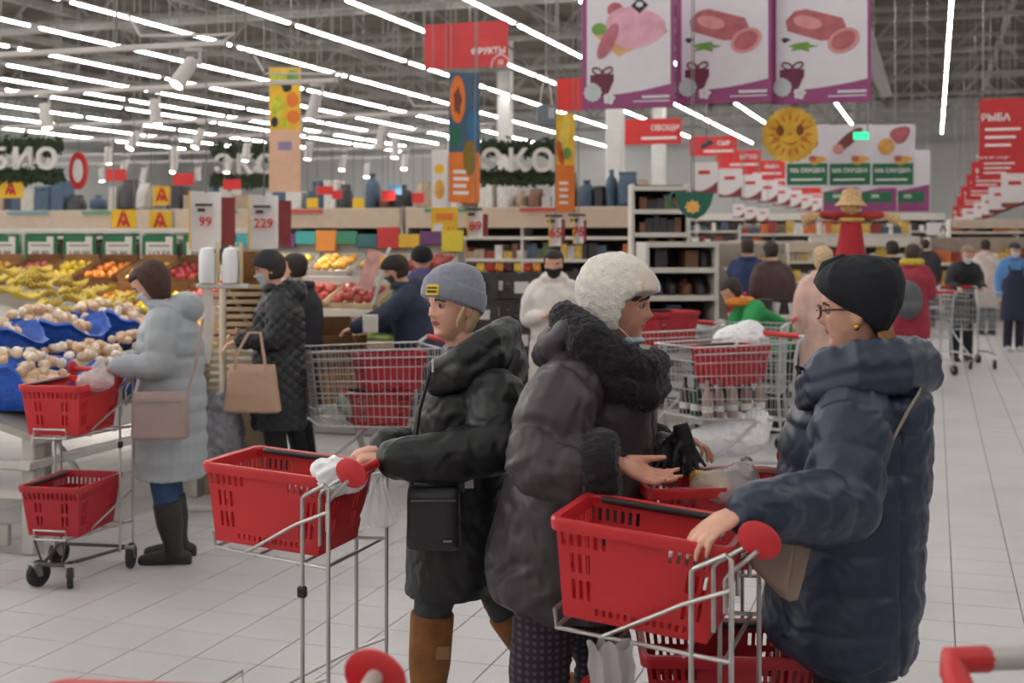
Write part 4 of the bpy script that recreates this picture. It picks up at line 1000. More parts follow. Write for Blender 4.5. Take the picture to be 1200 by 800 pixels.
def hang_bag(label, loc, prof, m, pl=7, seed=1):       # thin pleated bag hanging open, rim gathered at the top
    t = thing('carrier_bag', label, 'bag', loc, TH); r = random.Random(seed); q = r.uniform(0, 6)
    rings = [[Vector((a*math.cos(u)*(1+.14*math.sin(u*pl+q+z*25)), b*math.sin(u)*(1+.3*math.sin(u*(pl+2)+q+z*18)), z+(.012*math.sin(u*5+q) if i == 0 else 0))) for u in np.linspace(0, 2*math.pi, 40, endpoint=False)] for i, (z, a, b) in enumerate(prof)]
    MB().loft(rings[::-1], cap=False).build('bag_body', m, t); return t
hang_bag('small clear plastic bag dangling under the handle by the black shoulder bag', WP(444, 592, 3.82), [(.075, .018, .012), (.05, .024, .015), (.0, .04, .02), (-.03, .05, .022), (-.055, .045, .018), (-.066, .02, .008)], PLC, 6, 3)
hang_bag('grey translucent bag hanging from the front of the trolley by plaid trousers', WP(717, 778, 3.14), [(.05, .055, .02), (.03, .05, .022), (0, .054, .026), (-.06, .05, .03), (-.14, .055, .03), (-.2, .03, .015)], PLG, 5, 5)
bag('clear bag of onions on the upper basket beside the onion stand', WP(112, 446, 6.45), [((0, 0, 0), (.09, .09, .05)), ((.02, 0, .06), (.03, .03, .05))], PLC, .008, 10, amp=.008)
bag('clear grocery bag with a pink packet in the loaded basket', WP(848, 572, 3.85), [((0, 0, 0), (.1, .1, .05)), ((.05, 0, .03), (.06, .06, .04))], PLC, .007, 12, amp=.008)
bag('big grey plastic sack standing behind the pale puffer coat', WP(262, 500, 8.3), [((0, 0, -.05), (.12, .12, .22)), ((.02, 0, .15), (.1, .1, .1)), ((0, 0, -.2), (.16, .14, .12))], mat('sack_grey', (150, 150, 158), .4, var=.2, bump=.4, bs=20, alpha=.85), .012, 13, amp=.02)
bag('bag of green leaves lying in the wire trolley by the navy jacket', on_trolley(l2, r2, .45, .53)+Vector((0, 0, .07)), [((0, 0, 0), (.16, .12, .06)), ((-.1, 0, .03), (.08, .08, .07))], mat('bag_green', (196, 206, 178), .4, var=.25, vs=8, alpha=.85), .012, 14)
# groceries in baskets
PK = mat('packet_pink', (204, 120, 150), .4, var=.15, vs=14); PKY = mat('packet_yellow', (206, 160, 70), .4, var=.25, vs=14)
tag(MB().box((0, 0, 0), (.17, .11, .045), bev=.012).build('packet', PK, None, WP(822, 583, 3.9), (0, .1, TH+.3)), 'flat pink packet among the bagged groceries', 'packet')
tag(MB().box((0, 0, 0), (.12, .1, .05), bev=.015).build('packet', PKY, None, WP(832, 566, 3.92), (.2, .1, TH)), 'golden brown packet on top of the bagged groceries', 'packet')
tag(MB().box((0, 0, 0), (.16, .1, .04), bev=.012).build('packet', mat('packet_rose', (186, 120, 128), .4, var=.3, vs=20), None, on_trolley(c2[0], c2[1], .2, .93), (0, .1, TH+.2)), 'rosy packet in the basket near the grey beanie woman', 'packet')
tag(MB().box((0, 0, 0), (.13, .09, .05), bev=.012).build('packet', mat('packet_foil', (176, 150, 150), .25, .4, var=.4, vs=30), None, on_trolley(c3[0], c3[1], .14, .93), (0, .1, TH)), 'foil wrapped packet in the bright red basket under the hand', 'packet')
tag(MB().tube([(.11*math.cos(a), 0, .075*math.sin(a)) for a in np.linspace(-.25, 3.4, 20)], .014, 8, rnd=True).build('bag_handle_loop', mat('leather_rose', (170, 108, 100), .5, var=.1), None, WP(893, 578, 3.95), (.2, 0, TH)), 'rose coloured handbag handle standing in the loaded basket', 'handbag')
BTL = [mat('bottle_%d' % i, c, .25, var=.05) for i, c in enumerate(((60, 40, 36), (40, 70, 52), (176, 150, 140), (190, 150, 130), (96, 60, 50), (150, 120, 116)))]
bot = [MB().lathe([(.002, 0), (.036, 0), (.038, .01), (.038, .16), (.03, .19), (.014, .22), (.014, .255), (.016, .257), (.016, .275), (.002, .275)], n=14).mesh('glass', m_) for m_ in BTL]
blab = MB().lathe([(.0386, .06), (.0392, .06), (.0392, .1), (.0386, .1)], n=14).mesh('paper_label', mat('paper', (225, 222, 215), .8))
k = 0
for u in (.2, .32, .44, .56, .66):
    for v_ in (-.12, 0, .12):
        t = thing('bottle', 'bottle standing among others in the wire trolley full of bags', 'bottle', on_trolley(l3, r3, u, .49)+Vector((-math.sin(r3)*v_, math.cos(r3)*v_, 0)), k*.7, 'bottles in the wire trolley')
        inst(bot[k % 6], 'glass', t); inst(blab, 'paper_label', t); k += 1
# ---------- handbags
def handbag(label, loc, rz, w_, d_, h, m, taper=.9, strap=None, flap=True, hard=None, tilt=0.0):
    t = thing('handbag', label, 'handbag', loc, rz); t.rotation_euler = (0, tilt, rz)
    def ring(z, k, k2): return ering((0, 0, z), EX, EY, w_/2*k, d_/2*k2, 28, 4.5)
    b = MB().loft([ring(0, .9, .7), ring(.012, 1, .95), ring(h*.4, 1*(1+taper)/2, 1), ring(h*.85, taper, .8), ring(h, taper*.97, .5)])
    inst(remeshed(b, 'bag_body', m, .006, 2, lambda p: .0025*snoise(p, 20, 4)), 'bag_body', t)
    if flap: MB().tube([(-w_*.42*taper, -d_*.46, h*.8), (w_*.42*taper, -d_*.46, h*.8)], .0025, 6).build('zip', ZIP, t)
    for s_ in strap or []: MB().tube(s_['p'], s_.get('r', .008), 6, flat=.35, up=s_.get('up', (0, 1, 0))).build('strap', s_.get('m', m), t)
    for c in hard or []: MB().box(c[:3], (c[3], .008, c[4]), bev=.002).build('buckle', ZIP, t)
    return t
LB = mat('leather_black', (40, 41, 44), .38, var=.08, bump=.15, bs=80)
o = WP(508, 643, 4.12)
handbag('black leather shoulder bag on the hip of the grey beanie woman', o, TH+.05, .175, .09, .205, LB, .97, [dict(p=[(.085, 0, .19), (.13, 0, .235), (.2, .06, .34), (.28, .2, .62)], r=.017, up=(0, 1, 0))], True, [(.115, -.006, .21, .03, .03), (.155, .0, .262, .042, .042)])
MB().box((.045, -.047, .035), (.028, .003, .006)).build('badge', ZIP, bpy.data.objects[o and 'handbag'])
LT = mat('leather_taupe', (146, 128, 112), .45, var=.08, bump=.12, bs=70)
o = WP(905, 700, 3.33)
tb_ = thing('handbag', 'taupe leather flap bag hanging under the navy sleeve', 'handbag', o, TH)
b = MB().prism([(-.065, .165), (.075, .175), (.105, .16), (.062, .0), (.04, -.005), (.015, .01), (-.02, .045), (-.062, .09)], .05)
inst(remeshed(b, 'bag_body', LT, .005, 2, lambda p: .002*snoise(p, 25, 4)), 'bag_body', tb_)
b = MB().prism([(-.068, .17), (.06, .178), (.028, .012), (-.02, .05), (-.062, .095)], .02, Matrix.Translation((0, -.034, 0))); inst(remeshed(b, 'flap', LT, .005, 2), 'flap', tb_)
MB().tube([(.085, -.01, .165), (.10, -.01, .19), (.115, -.01, .21), (.13, -.012, .235)], .007, 8).build('chain', ZIP, tb_)
lp = local(905, 3.33); MB().tube([(.13, -.012, .235)]+[lp(*q)-EZ*o.z for q in ((975, 610, 3.42), (1000, 585, 3.5), (1022, 556, 3.44), (1046, 515, 3.47), (1066, 478, 3.50), (1076, 462, 3.54), (1080, 448, 3.64))], .011, 6, flat=.4, up=(0, 1, 0)).build('strap', LT, tb_)
# ============================================================ produce stands
PWH = mat('stand_white', (206, 203, 196), .5, var=.04); CARD = mat('cardboard', (164, 122, 82), .85, var=.12, vs=8, bump=.1, bs=60)
CARD2 = mat('cardboard_dark', (138, 98, 62), .85, var=.12, vs=8); WOOD = mat('slat_wood', (206, 184, 150), .7, var=.12, vs=5)
SKB = mat('stand_panel', (170, 166, 158), .6, var=.05)
def lump(r, seed, m, name, sq=(1, 1, 1), top=None):
    b = MB().ell((0, 0, 0), (r*sq[0], r*sq[1], r*sq[2]), None, 10, 7)
    if top: b.tube([(0, 0, r*sq[2]*.9), (0, 0, r*sq[2]*1.35)], [r*.16, r*.08], 5)
    return b.mesh(name, m)
onion_m = [lump(.031, 1, mat('onion_skin_%d' % i, c, .5, var=.15, vs=40), 'onion', (1, 1, .95), True) for i, c in enumerate(((228, 206, 178), (220, 190, 156), (236, 222, 204), (214, 180, 146)))]
# --- onion stand: frame along the aisle, bed rising away from it
SX, SXE, SY0, SY1 = -4.62, -7.3, 5.75, 9.2
def bedz(x): return .70+(SX-x)*.25
t = thing('produce_stand', 'long white stand with a sloping bed of onions and bananas', 'stand', ((SX+SXE)/2, (SY0+SY1)/2, 0))
cx, cy = (SX+SXE)/2, (SY0+SY1)/2
R_ = Matrix.Rotation(math.atan(.25), 3, 'Y')
MB().box((0, 0, bedz(cx)-.05), ((SX-SXE)*1.02, SY1-SY0, .04), R=R_).build('bed', SKB, t)
for x in (SX-.08, SX-1.3, SXE+.1):
    for y in (SY0+.1, cy, SY1-.1): MB().box((x-cx, y-cy, (bedz(x)-.06)/2), (.09, .09, bedz(x)-.06), bev=.01).build('leg', PWH, t)
for z in (.34, .50): MB().box((SX-.03-cx, 0, z), (.04, SY1-SY0, .05), bev=.008).build('side_rail', PWH, t)
for z in (.34, .50): MB().box((-.0, SY0-cy, z), (SX-SXE, .04, .05), bev=.008).build('end_rail', PWH, t)
MB().box((SX-.01-cx, 0, bedz(SX)-.03), (.03, SY1-SY0, .12), bev=.006).build('front_lip', PWH, t)
MB().box((0, SY0-cy, .12), (SX-SXE-.3, .03, .12), bev=.006).build('skirt', SKB, t)
for k in range(4): MB().tube([(SX-.05-cx, SY0+.5+k*1.1-cy, .34), (SX-.3-cx, SY0+.5+k*1.1-cy, .62)], .018, 6).build('brace', PWH, t)
BLUE = mat('net_blue', (28, 88, 190), .45, var=.25, vs=30, bump=.6, bs=70)
rnd = random.Random(5)
def net(label, x, y, w_, l, h, k):
    t = thing('net_sack', label, 'net sack', (x, y, bedz(x)-.01), rnd.uniform(-.1, .1))
    n = 36; rings = []
    for f, z in ((.82, 0), (1.0, h*.3), (1.04, h*.7), (1.1, h), (1.16, h*.93), (1.06, h*.8), (.98, h*.62), (.92, h*.45)):
        rings.append([Vector((w_/2*f*math.copysign(abs(math.cos(a))**.6, math.cos(a))*(1+.04*math.sin(a*7+k)), l/2*f*math.copysign(abs(math.sin(a))**.6, math.sin(a))*(1+.04*math.sin(a*6+k*2)), z*(1+.28*math.sin(a*3+k)+.12*math.sin(a*8+k)))) for a in np.linspace(0, 2*math.pi, n, endpoint=False)])
    b = MB().loft(rings); o = b.build('net', BLUE, t); return t
NETS = [(-4.95, 6.12, 'blue net of onions at the nearest corner of the stand'), (-4.98, 6.75, 'blue net of onions behind the upper red basket'), (-5.0, 7.4, 'blue net of onions by the hands of the grey coat woman'),
        (-5.62, 6.5, 'blue net of onions at the left edge above the basket'), (-5.66, 7.2, 'blue net of onions with a high blue wall'), (-5.68, 7.95, 'blue net of onions rising towards the bananas')]
oc = 0
for k, (x, y, lb) in enumerate(NETS):
    net(lb, x, y, .6, .62, .2, k)
    for q in range(48):
        a = rnd.uniform(0, 6.28); rr = math.sqrt(rnd.random()); dx, dy = rr*.30*math.cos(a), rr*.31*math.sin(a)
        z = bedz(x+dx)+.16+.12*(1-rr*rr)+rnd.uniform(-.01, .012)
        o = inst(onion_m[oc % 4], 'onion', None, (x+dx, y+dy, z), (rnd.uniform(-1, 1), rnd.uniform(-1, 1), a), rnd.uniform(.85, 1.2)); oc += 1
        tag(o, 'small pale onion heaped in a blue net on the stand', 'onion', 'onions in the blue nets')
    MB().ell((x, y, bedz(x)+.08), (.28, .29, .12)).build('onion_heap', onion_m[1].materials[0]); tag(bpy.context.scene.objects[-1], 'packed mass of onions under the top layer in a blue net', 'onions', 'onion heaps in the nets', 'stuff')
# bananas: bunches of curved fingers
BAN = mat('banana_yellow', (232, 196, 62), .5, var=.12, vs=14, col2=(238, 214, 110))
def banana_mesh(k):
    p = [(.11*math.sin(a), 0, .11-.11*math.cos(a)) for a in np.linspace(-.85, .85, 9)]
    return MB().tube(p, [.007, .013, .018, .019, .0195, .019, .018, .013, .006], 7, rnd=True).mesh('banana', BAN)
bm = banana_mesh(0)
def bunch(x, y, z, rz, n=5, label=None, group=None):
    t = thing('banana_bunch', label, 'bananas', (x, y, z), rz, group)
    for i in range(n): inst(bm, 'banana', t, (0, (i-n/2)*.034, .01*(i % 2)), (.25*(i-n/2), 0, .12*(i-n/2)))
for i in range(7):
    for j in range(5):
        x = -6.05-i*.2+rnd.uniform(-.04, .04); y = 8.2+j*.235+rnd.uniform(-.04, .04)
        bunch(x, y, bedz(x)+.05+rnd.uniform(0, .05), rnd.uniform(0, 6.28), 5, 'bunch of yellow bananas spread on the sloping bed', 'banana bunches on the stand')
for i in range(2):
    for j in range(3):
        x = -5.2-i*.3; y = 8.4+j*.3; bunch(x, y, bedz(x)+.05, rnd.uniform(0, 6.28), 5, 'bunch of yellow bananas spread on the sloping bed', 'banana bunches on the stand')
# open cartons
def carton(label, loc, rz, w_=.4, l=.55, h=.2, m=CARD, tilt=0.0, group=None, name='carton', cat='carton'):
    t = thing(name, label, cat, loc, rz, group); t.rotation_euler = (tilt, 0, rz)
    th = .008
    MB().box((0, 0, th/2), (w_, l, th)).build('base', m, t)
    for s in (-1, 1):
        MB().box((s*(w_/2-th/2), 0, h/2), (th, l, h)).build('side', m, t)
        MB().box((0, s*(l/2-th/2), h/2*(1.25 if s > 0 else .8)), (w_, th, h*(1.25 if s > 0 else .8))).build('end', m, t)
    return t
fr = {}
def fruit(kind):
    if kind in fr: return fr[kind]
    col = dict(orange=(226, 132, 40), lemon=(236, 206, 60), apple=(168, 44, 50), pink=(206, 96, 92), mango=(226, 170, 70), white=(222, 208, 190), lime=(140, 160, 60))[kind]
    fr[kind] = lump(.04, 1, mat('fruit_'+kind, col, .35, var=.18, vs=18), kind, (1, 1, .92), True); return fr[kind]
FN = dict(orange='orange', lemon='lemon', apple='apple', pink='pomegranate', mango='mango', white='mushroom', lime='lime')
def fill(t, kind, nx, ny, w_, l, z, label, cat, group, sc=1.0):
    M = Matrix.LocRotScale(t.location, t.rotation_euler, None)
    for i in range(nx):
        for j in range(ny):
            p = M @ Vector((((i+.5)/nx-.5)*w_+rnd.uniform(-.01, .01), ((j+.5)/ny-.5)*l+rnd.uniform(-.01, .01), z+rnd.uniform(0, .03)))
            tag(inst(fruit(kind), FN[kind], None, p, (rnd.uniform(-1, 1), rnd.uniform(-1, 1), 0), sc*rnd.uniform(.9, 1.12)), label, cat, group)
# --- fruit rack across the back of the onion stand
RX0, RX1 = -13.2, -6.7
t = thing('fruit_rack', 'two tier rack of tilted fruit cartons below the green price boards', 'rack', ((RX0+RX1)/2, 11.6, 0))
for z, y in ((.95, -.35), (1.22, .25)): MB().box((0, y, z-.03), (RX1-RX0, .6, .04), R=Matrix.Rotation(.35, 3, 'X')).build('shelf', SKB, t)
for x in np.linspace(-(RX1-RX0)/2+.05, (RX1-RX0)/2-.05, 5):
    MB().box((x, .62, .9), (.06, .06, 1.8), bev=.008).build('post', PWH, t); MB().box((x, -.6, .4), (.06, .06, .8), bev=.008).build('leg', PWH, t)
MB().box((0, .62, 1.79), (RX1-RX0, .05, .06), bev=.008).build('top_rail', PWH, t)
MB().box((0, .64, 1.2), (RX1-RX0, .02, .9)).build('back_panel', mat('rack_back', (120, 112, 100), .7), t)
kinds = ['pink', 'lemon', 'orange', 'mango', 'white', 'lemon', 'apple', 'mango', 'orange', 'lemon', 'pink', 'mango', 'lime']
ordn = ['first', 'second', 'third', 'fourth', 'fifth', 'sixth', 'seventh', 'eighth', 'ninth', 'tenth', 'eleventh', 'twelfth', 'thirteenth', 'fourteenth']
for tier, (y, z) in enumerate(((11.22, .99), (11.82, 1.27))):
    for k in range(13):
        x = RX1-.28-k*.5; kd = kinds[(k+tier*5) % 13]
        c_ = carton('brown carton of %ss, %s from the right in the %s tier of the fruit rack' % (FN[kd], ordn[k], ('lower', 'upper')[tier]), (x, y, z-.02), 0, .44, .5, .17, (CARD, CARD2)[k % 2], .35, 'cartons on the fruit rack')
        fill(c_, kd, 4, 4, .38, .42, .1, '%s lying in a carton on the fruit rack below the green boards' % FN[kd], FN[kd], '%ss on the fruit rack' % FN[kd])
GREENB = mat('board_green', (30, 108, 70), .6, var=.05); PAPW = mat('price_card', (226, 220, 212), .7, var=.03); INK = mat('ink_dark', (70, 62, 58), .7, var=.05); INKR = mat('ink_red', (196, 48, 48), .6, var=.05)
def price_text(t, txt, size, loc, m, rz=0.0): return inst(text_mesh(txt, size, m), 'lettering', t, loc, (math.pi/2, 0, rz))
vals = ['139.90', '89.90', '112.50', '79.90', '149.00', '99.90', '64.90', '119.90', '84.50', '129.90', '59.90', '109.90']
for k in range(12):
    x = RX1-.35-k*.52
    t = thing('price_board', 'green price board showing %s, %s from the right above the fruit rack' % (vals[k], ordn[k]), 'price board', (x, 12.15, 1.60)); w_ = .44
    MB().box((0, 0, 0), (w_, .012, .30), bev=.003).build('board', GREENB, t)
    MB().box((.0, -.009, -.03), (w_*.78, .004, .2), bev=.001).build('card', PAPW, t)
    price_text(t, vals[k], .105, (0, -.013, -.07), INK); MB().box((0, -.012, .03), (w_*.6, .002, .012)).build('print_line', INK, t); MB().box((.13, -.012, .1), (.09, .004, .06)).build('small_card', PAPW, t)
# --- slatted stand with the bag rolls
o = W(276, 8.6); t = thing('slatted_stand', 'pale wooden slatted stand beside the black quilted coat', 'stand', o, TH)
for k in range(17): MB().box((.02, 0, .60+k*.05), (.42, .02, .03), bev=.004).build('slat', WOOD, t)
for x in (-.2, .24): MB().box((x, .03, .75), (.04, .03, 1.5), bev=.005).build('post', WOOD, t)
MB().tube([(-.05, .035, 1.4), (.22, .035, .85)], .018, 6).build('diagonal_brace', WOOD, t)
MB().box((.02, .2, .28), (.5, .42, .56), bev=.01).build('base', WOOD, t)
o = W(261, 8.25); t = thing('bag_roll_stand', 'white post with plastic bag rolls by the slatted stand', 'bag dispenser', o, TH)
MB().tube([(0, 0, 0), (0, 0, 1.42)], .022, 10).build('post', mat('post_cream', (228, 214, 190), .5), t)
MB().box((.0, 0, 1.42), (.34, .05, .03), bev=.006).build('crossbar', PWH, t); MB().box((0, 0, .02), (.36, .36, .04), bev=.01).build('foot', PWH, t)
for x in (-.10, .05):
    r_ = MB().lathe([(.01, 0), (.05, .0), (.055, .02), (.055, .18), (.04, .22), (.012, .23)], (x, 0, 1.44), 14).build('bag_roll', PLW, t)
for x in (-.03, .12): MB().tube([(x, -.01, 1.43), (x, -.01, 1.7)], .013, 8).build('peg', WOOD, t)
b = MB().loft([ering((-.10, 0, z), EX, EY, a, .012+.004*math.sin(z*30), 12) for z, a in ((1.46, .05), (1.4, .03), (1.3, .05), (1.15, .045), (1.0, .03), (.92, .01))]); b.build('loose_bag', PLC, t)
for k, (px, py, a, lb) in enumerate(((297, 345, .5, 'upper tilted brown carton in front of the quilted coat'), (290, 378, .4, 'lower tilted brown carton in front of the quilted coat'))):
    c_ = carton(lb, WP(px, py, 8.85), TH+.2, .3, .34, .2, CARD, a)
# --- stepped vegetable stand with apples and cucumbers
VX0, VX1, VY = -6.77, -4.3, 10.3
t = thing('vegetable_stand', 'stepped stand of apple and cucumber trays under coloured panels', 'stand', ((VX0+VX1)/2, VY, 0)); L_ = VX1-VX0
TI = [(.0, .82), (.5, 1.12), (1.0, 1.40)]
for y, z in TI:
    MB().box((0, y, z-.03), (L_, .5, .04), R=Matrix.Rotation(.3, 3, 'X')).build('shelf', WOOD, t)
    MB().box((0, y-.24, z-.08), (L_, .02, .07), bev=.004).build('shelf_edge', PWH, t)
MB().box((0, .5, .35), (L_, 1.3, .7), bev=.02).build('plinth', SKB, t); MB().box((0, 1.3, .9), (L_, .04, 1.6)).build('back_panel', SKB, t)
pc = [(60, 150, 160), (226, 190, 50), (110, 70, 130), (70, 170, 175), (232, 150, 70), (66, 140, 110), (60, 110, 120), (200, 60, 60), (226, 180, 60), (110, 70, 120), (220, 200, 60)]
for k, c in enumerate(pc):
    w_ = L_/len(pc); MB().box((-L_/2+(k+.5)*w_, 1.24, 1.69+.03*(k % 2)), (w_*.98, .03, .13+.08*(k % 3 == 1)), bev=.004).build('colour_panel', mat('panel_%d' % k, c, .6, var=.06), t)
APP = mat('apple_red', (158, 44, 52), .3, var=.25, vs=20, col2=(196, 96, 84))
apple_m = MB().lathe([(.002, -.03), (.02, -.034), (.036, -.015), (.04, .008), (.032, .03), (.016, .034), (.003, .026)], n=11).tube([(0, 0, .025), (.004, 0, .045)], .003, 4).mesh('apple', APP)
CUC = mat('cucumber_green', (86, 120, 52), .45, var=.25, vs=18, col2=(150, 170, 84))
cuc_m = MB().tube([(-.15, 0, 0), (-.08, 0, .01), (0, 0, .014), (.08, 0, .01), (.15, 0, 0)], [.012, .021, .023, .021, .012], 8, rnd=True).mesh('cucumber', CUC)
nm = ['first', 'second', 'third', 'fourth', 'fifth']
for ti, (y, z) in enumerate(TI):
    for k in range(5):
        x = VX0+.26+k*.49; what = [('mango', 'apple', 'apple', 'apple', 'cucumber'), ('apple', 'apple', 'apple', 'apple', 'cucumber'), ('white', 'lemon', 'mango', 'mango', 'apple')][ti][k]
        c_ = carton('shallow tray of %ss, %s along the %s step of the vegetable stand' % ({'white': 'mushroom'}.get(what, what), nm[k], ('bottom', 'middle', 'top')[ti]), (x, VY+y, z+.0), 0, .44, .42, .09, WOOD if ti < 2 else PWH, .3, 'trays on the vegetable stand', 'produce_tray', 'tray')
        M4 = Matrix.LocRotScale(c_.location, c_.rotation_euler, None)
        if what == 'cucumber':
            for q in range(9): tag(inst(cuc_m, 'cucumber', None, M4 @ Vector((rnd.uniform(-.05, .05), -.17+q*.042, .085+.03*(q % 2))), (.3, rnd.uniform(-.1, .1), rnd.uniform(-.3, .3))), 'green cucumber lying in a tray of the vegetable stand', 'cucumber', 'cucumbers on the vegetable stand')
        elif what == 'apple':
            for i in range(4):
                for j in range(4): tag(inst(apple_m, 'apple', None, M4 @ Vector((-.15+i*.1+rnd.uniform(-.01, .01), -.14+j*.095, .075+rnd.uniform(0, .04))), (rnd.uniform(-.6, .9), rnd.uniform(-.6, .6), 0), rnd.uniform(1.0, 1.25)), 'shiny red apple in a tray of the vegetable stand', 'apple', 'apples on the vegetable stand')
        else: fill(c_, what, 4, 4, .36, .34, .075, '%s in a tray of the stepped vegetable stand' % FN[what], FN[what], '%ss on the vegetable stand' % FN[what])
t = thing('lightbox_frame', 'slanting white frame with a pink poster on the vegetable stand', 'sign', WP(447, 345, 10.6), TH)
MB().box((.0, 0, .15), (.03, .05, .5), R=Matrix.Rotation(.28, 3, 'Y'), bev=.006).build('frame', PWH, t); MB().box((-.1, .03, .2), (.12, .01, .34), R=Matrix.Rotation(.28, 3, 'Y')).build('poster', mat('poster_pink', (222, 168, 160), .6, var=.2, vs=10), t)
# cartons stacked on the floor beside the wire trolley
for px, py, w_, lb, m in ((392, 462, .5, 'brown carton standing upright beside the wire trolley', CARD), (383, 440, .36, 'small brown carton leaning on the trolley with baskets', CARD2)):
    carton(lb, WP(px, py, 9.75), TH+.3, w_, .3, .34, m, .35)
t = thing('fruit_side_stand', 'white trestle under the leaning cartons beside the trolley', 'stand', W(385, 9.8), TH)
for s in (-1, 1): MB().tube([(s*.3, 0, 0), (s*.1, 0, .7)], .025, 8).build('leg', PWH, t)
MB().box((0, .12, .66), (.7, .5, .05), bev=.01).build('top', PWH, t)
# --- black crates with white tags
CRB = mat('crate_black', (66, 62, 62), .5, var=.1, bump=.1, bs=20)
def crate_mesh():
    b = MB(); w_, l, h = .58, .4, .225
    for s in (-1, 1):
        wall_grid(b, (-w_/2*s, -l/2*s, 0), (w_/2*s, -l/2*s, 0), (w_/2*s, -l/2*s, h), (-w_/2*s, -l/2*s, h), 16, 8, lambda i, j: j in (2, 4) and i % 2 == 1 and 1 < i < 14, .006)
        wall_grid(b, (w_/2*s, -l/2*s, 0), (w_/2*s, l/2*s, 0), (w_/2*s, l/2*s, h), (w_/2*s, -l/2*s, h), 12, 8, lambda i, j: j == 6 and 3 < i < 8, .006)
    b.box((0, 0, .006), (w_-.02, l-.02, .01))
    return b.mesh('crate_wall', CRB, False), MB().loft([[Vector((sx_*(w_/2+o_), sy_*(l/2+o_), z)) for sx_, sy_ in ((-1, -1), (1, -1), (1, 1), (-1, 1))] for o_, z in ((-.004, h-.02), (.012, h-.02), (.012, h), (-.004, h))], closed=True).mesh('crate_rim', CRB, False)
cw, crm = crate_mesh(); tagm = MB().box((0, 0, 0), (.105, .004, .085), bev=.001).mesh('tag', PAPW)
lv = ['bottom', 'second', 'third', 'fourth', 'fifth', 'top']
for c, px in enumerate((545, 583, 622)):
    for k in range(6):
        t = thing('plastic_crate', 'black plastic crate, %s in the %s stack behind the grey beanie woman' % (lv[k]+(' level' if k < 5 else ''), ('first', 'middle', 'last')[c]), 'crate', W(px+c*12, 11.5+c*.12, k*.236), TH+.06, 'stacked black crates')
        inst(cw, 'crate_wall', t); inst(crm, 'crate_rim', t)
        inst(tagm, 'tag', t, (.16-.05*(k % 2), -.205, .10), (0, 0, 0), 1.2 if k % 2 else 1.0)
        inst(tagm, 'tag', t, (-.17+.03*(k % 3), -.205, .12), (0, .08*(k % 2), 0))
PUN = [mat('punnet_%d' % i, c, .35, var=.3, vs=40) for i, c in enumerate(((190, 60, 40), (220, 140, 50), (90, 40, 40), (226, 190, 60)))]
for k in range(10):
    px = 530+k*11; tag(MB().box((0, 0, .035), (.075, .1, .06), bev=.012).box((0, 0, .07), (.07, .095, .012), bev=.004).build('punnet', PUN[k % 4], None, W(px, 11.45, 1.418), (0, 0, TH)), '%s fruit punnet on top of the black crates, %s from the left' % (('red', 'orange', 'dark', 'yellow')[k % 4], ordn[k]), 'punnet', 'punnets on the crates')
# ============================================================ hanging signs, banners, price flags
SRED = mat('sign_red', (190, 42, 46), .5, var=.04); SRED2 = mat('sign_red_bright', (212, 48, 48), .5, var=.04); SWHT = mat('sign_white', (222, 216, 214), .6, var=.02)
LTR = mat('lettering_white', (236, 232, 228), .6, var=0); WIREM = mat('hang_wire', (120, 118, 114), .5, .3)
def panel(name, label, cat, px, py, d, wpx, hpx, m, rz=0.0, th=.02, wires=True, group=None, bev=.003):
    k = d/F; w_, h = wpx*k/math.cos(rz-TH if abs(rz-TH) < 1.2 else 0), hpx*k
    t = thing(name, label, cat, WP(px, py, d), rz, group)
    MB().box((0, 0, 0), (w_, th, h), bev=bev).build('board', m, t)
    if wires:
        for s in (-1, 1): MB().tube([(s*w_*.42, 0, h/2-.01), (s*w_*.42, 0, ZC-ZP(py, d)+.05)], .006, 4).build('wire', WIREM, t)
    return t, k/math.cos(rz-TH if abs(rz-TH) < 1.2 else 0), th
def deco(t, k, th, name, pts, m, layer=1): return MB().prism([(x*k, y*k) for x, y in pts], .003, Matrix.Translation((0, -th/2-.0022*layer, 0))).build(name, m, t, smooth=False)
def oval(cx, cy, a, b, n=18, rot=0.0, wob=0.0, w0=3): return [(cx+(a*math.cos(u)*math.cos(rot)-b*math.sin(u)*math.sin(rot))*(1+wob*math.sin(u*w0+1)), cy+(a*math.cos(u)*math.sin(rot)+b*math.sin(u)*math.cos(rot))*(1+wob*math.sin(u*w0+1))) for u in np.linspace(0, 2*math.pi, n, endpoint=False)]
def rect(x0, y0, x1, y1): return [(x0, y0), (x1, y0), (x1, y1), (x0, y1)]
def lett(t, k, th, s, size, x, y, m=None, layer=3, bold=True): return inst(text_mesh(s, size*k, m or LTR, .001, bold), 'lettering', t, (x*k, -th/2-.0024*layer, y*k), (math.pi/2, 0, 0))
# --- fruit department sign
t, k, th = panel('department_sign', 'large red hanging sign reading ФРУКТЫ', 'sign', 546, 53, 17.5, 99, 53, SRED)
lett(t, k, th, 'ФРУКТЫ', 9.5, 27, -8); lett(t, k, th, '15', 7, 41, -21)
o = MB().tube([((41+11*math.cos(a))*k, -th/2-.004, (-26.5+14*math.sin(a))*k) for a in np.linspace(0, math.pi, 14)], .6*k, 5).build('number_arc', LTR, t)
t, k, th = panel('department_sign', 'plain red sign half hidden behind the pork banner', 'sign', 668, 111, 19, 32, 38, SRED2)
